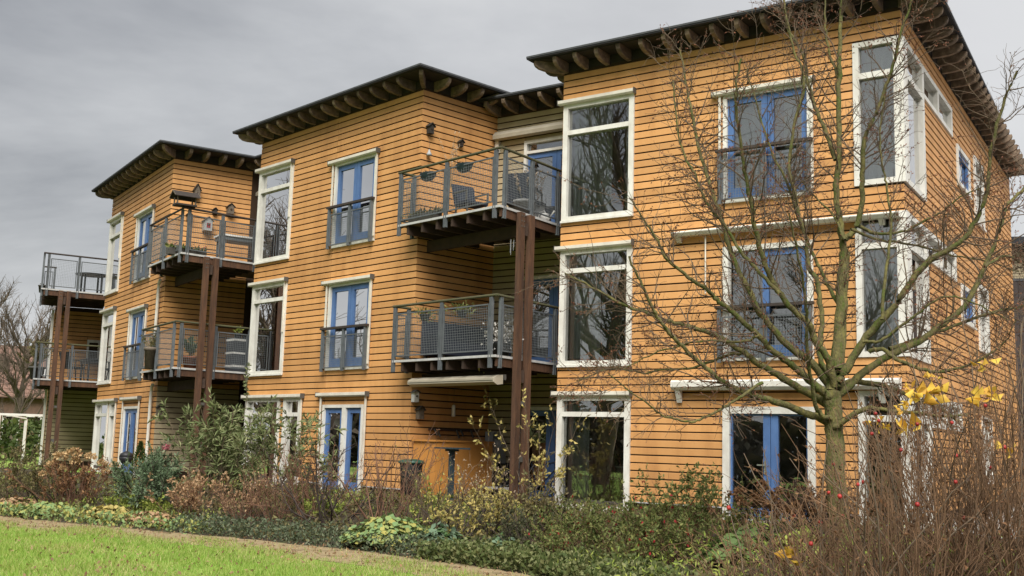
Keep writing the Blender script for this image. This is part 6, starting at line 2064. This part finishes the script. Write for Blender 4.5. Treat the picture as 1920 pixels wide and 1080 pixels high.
def bare_tree_mesh(h, seed, spread=0.5):
    rng = np.random.default_rng(seed)
    tr = grow(np.array([[0, 0, -0.1]]), np.array([[0.02, 0, 1.0]]), np.array([h * 0.75]), 9, 0.06, 0.1, rng)
    Rt = np.linspace(h * 0.022, h * 0.005, 9)[None]
    A0 = tubes(tr, Rt, 8)
    n1 = 26
    q, d, t = pick(tr, n1, 0.22, 1.0, rng)
    P1 = grow(q, unit(rdir(n1, rng, 0.1, 0.7) * np.array([1, 1, 0.8]) + np.array([0, 0, 0.35])), h * 0.46 * (1.15 - t * 0.6) * rng.uniform(0.7, 1.1, n1), 8, 0.14, 0.09, rng)
    A1 = tubes(P1, np.linspace(h * 0.0085, h * 0.0022, 8)[None] * np.ones((n1, 1)), 5)
    n2 = 240
    q, d, t = pick(P1, n2, 0.2, 1.0, rng)
    P2 = grow(q, unit(d + rdir(n2, rng, -0.3, 0.8) * 0.8), h * 0.17 * rng.uniform(0.5, 1.1, n2), 6, 0.2, 0.08, rng)
    A2 = tubes(P2, np.linspace(h * 0.0030, h * 0.0010, 6)[None] * np.ones((n2, 1)), 4)
    n3 = 2200
    q, d, t = pick(P2, n3, 0.15, 1.0, rng)
    P3 = grow(q, unit(d + rdir(n3, rng, -0.4, 0.9) * 0.8), h * 0.075 * rng.uniform(0.4, 1.1, n3), 4, 0.25, 0.06, rng)
    A3 = tubes(P3, np.linspace(h * 0.0011, h * 0.0006, 4)[None] * np.ones((n3, 1)), 3)
    tm = np_mesh('trunk', *A0, 'far_bark', True)
    V, F = join([A1, A2, A3])
    return tm, np_mesh('crown', V, F, 'far_bark')


TM = [bare_tree_mesh(11.0, 3), bare_tree_mesh(12.0, 8)]


def far_tree(x, y, s, rz, which, label, group=None):
    t = thing('bare_tree', label, 'tree', (x, y, 0), rz, group)
    t.scale = (s, s, s)
    put('trunk', TM[which][0], t)
    put('crown', TM[which][1], t)['kind'] = 'stuff'
    return t


far_tree(-22.3, 50, 0.70, 0.4, 0, 'bare tree at the left edge before the red roofed house')
far_tree(-27.5, 55, 0.80, 2.1, 1, 'bare tree further left, cut by the picture edge')
for i, (x, y, s, a, wh) in enumerate(((-22, 10, 1.6, 0.3, 0), (-25, 18, 1.6, 3.3, 1), (-32, 3, 1.2, 1.9, 1), (-27, 32, 1.1, 4.4, 1), (-24, -5, 1.15, 5.2, 1), (-37, 12, 1.4, 0.9, 0), (-36, 24, 1.25, 2.6, 1))):
    far_tree(x, y, s, a, wh, 'bare tree across the lawn, mirrored in the window panes', 'bare trees mirrored in the windows')

# red roofed house behind the hedge, far left
t = thing('red_roofed_house', 'low brick house with a red tiled roof and white skylight, far left', 'house', (-27.5, 62, 0), math.radians(8))
mb = MB(); mb.box(-9, 6, 0, 8, 0, 3.6); mb.build('wall', 'far_brick', t)
mb = MB()
for k in range(14):
    y0, z0 = -0.4 + 0.31 * k, 3.45 + 0.225 * k
    mb.prism([(-9.4, y0, z0), (-9.4, y0 + 0.34, z0 + 0.245), (-9.4, y0 + 0.34, z0 + 0.28), (-9.4, y0 - 0.01, z0 + 0.075)], (15.8, 0, 0))
mb.prism([(-9.3, 8.3, 3.45), (-9.3, 4.0, 6.6), (-9.3, 4.0, 6.52), (-9.3, 8.2, 3.4)], (15.6, 0, 0))
mb.prism([(-9.2, -0.3, 3.4), (-9.2, 8.2, 3.4), (-9.2, 3.95, 6.45)], (15.4, 0, 0))
ro = mb.build('roof', 'roof_tile', t)
mb = MB(); mb.prism([(1.0, 1.15, 4.72), (1.9, 1.15, 4.72), (1.9, 2.1, 5.41), (1.0, 2.1, 5.41)], (0, -0.05, 0.09)); mb.build('skylight', 'white_ceramic', ro)
for x in (-6, -3.2, -0.6, 0.6, 2.4, 4.2):
    mb = MB()
    fr = Face((0, 0), (1, 0), (0, 1))
    frame_rect(mb, fr, x, x + 0.9, 0.8, 2.5, 0.09, -0.05, 0.02)
    wo = mb.build('window', 'white_paint', t)
    mb = MB(); mb.box(x + 0.09, x + 0.81, -0.012, -0.004, 0.89, 2.41); mb.build('pane', 'window_glass', wo)

# white goal frame on the grass behind the bed
t = thing('goal_frame', 'white metal football goal frame beyond the left end of the bed', 'goal', (-17.45, 40, 0.35), math.radians(14))
for x in (-0.75, 0.95):
    mb = MB(); mb.box(x - 0.04, x + 0.04, -0.04, 0.04, 0, 1.80); mb.build('post', 'white_ceramic', t)
mb = MB(); mb.box(-0.79, 0.99, -0.04, 0.04, 1.802, 1.88); mb.build('crossbar', 'white_ceramic', t)
mb = MB(); mb.box(0.0, 0.10, 0.5, 0.60, 0, 1.70); mb.build('back_post', 'white_ceramic', t)
mb = MB(); mb.bar((-0.75, 0.06, 1.86), (0.07, 0.5, 1.72), 0.05, 0.05); mb.build('stay', 'white_ceramic', t)

# out of view mass of wood, added to darken the ground floor reflections
n = 16000
az = RNG.uniform(math.radians(150), math.radians(268), n)
rr = RNG.uniform(44, 54, n)
hh = RNG.uniform(0, 1, n) * (4.6 + 1.6 * np.sin(az * 23) + 1.0 * np.sin(az * 51))
C = np.stack([np.cos(az) * rr, np.sin(az) * rr + 12, hh], 1)
V, F = leaves(C, rdir(n), 1.1, 0.5)
o = put('woodland', np_mesh('woodland', V, F, 'far_wood'))
tag(o, 'brown wood added out of view to darken the reflections in the panes', 'wood', kind='stuff')

# hedge masses at the far left
n = 9000
C = np.stack([RNG.uniform(-36, -13, n), RNG.normal(44, 0.9, n), RNG.uniform(0.1, 1, n) ** 0.8 * 1.9], 1)
C[:, 2] *= 0.75 + 0.35 * np.sin(C[:, 0] * 0.9)
V, F = leaves(C, rdir(n), 0.22, 0.6)
o = put('hedge', np_mesh('hedge', V, F, 'far_hedge'))
tag(o, 'clipped green hedge in front of the far brick house', 'hedge', kind='stuff')

# neighbouring dark house, right edge
t = thing('neighbour_house', 'dark brown boarded house with a pale top band at the right edge', 'house', (17.35, 38, 0), math.radians(-14))
mb = MB(); mb.box(0.03, 14, 0.03, 10, 0, 9.0); mb.build('wall', 'neighbour_brown', t)
for k in range(24):
    mb = MB() if k == 0 else mb
    if k == 0:
        mb.box(0, 0.235, 0, 0.028, 0.4, 7.75)
        pl = mb.mesh('plank', 'neighbour_brown')
    put('plank', pl, t, (0.25 * k, 0, 0))
for k in range(5):
    bb_ = MB(); bb_.box(0, 6.0, -0.004, 0.028, 7.85 + 0.19 * k, 8.02 + 0.19 * k); bb_.build('board', 'beige_paint', t)
mb = MB(); mb.box(-0.1, 6.1, -0.02, 0.028, 7.755, 7.845); mb.build('drip_board', 'roof_trim', t)
mb = MB(); mb.box(-0.6, 14.6, -0.7, 10.6, 8.95, 9.2); mb.build('roof', 'roof_felt', t)
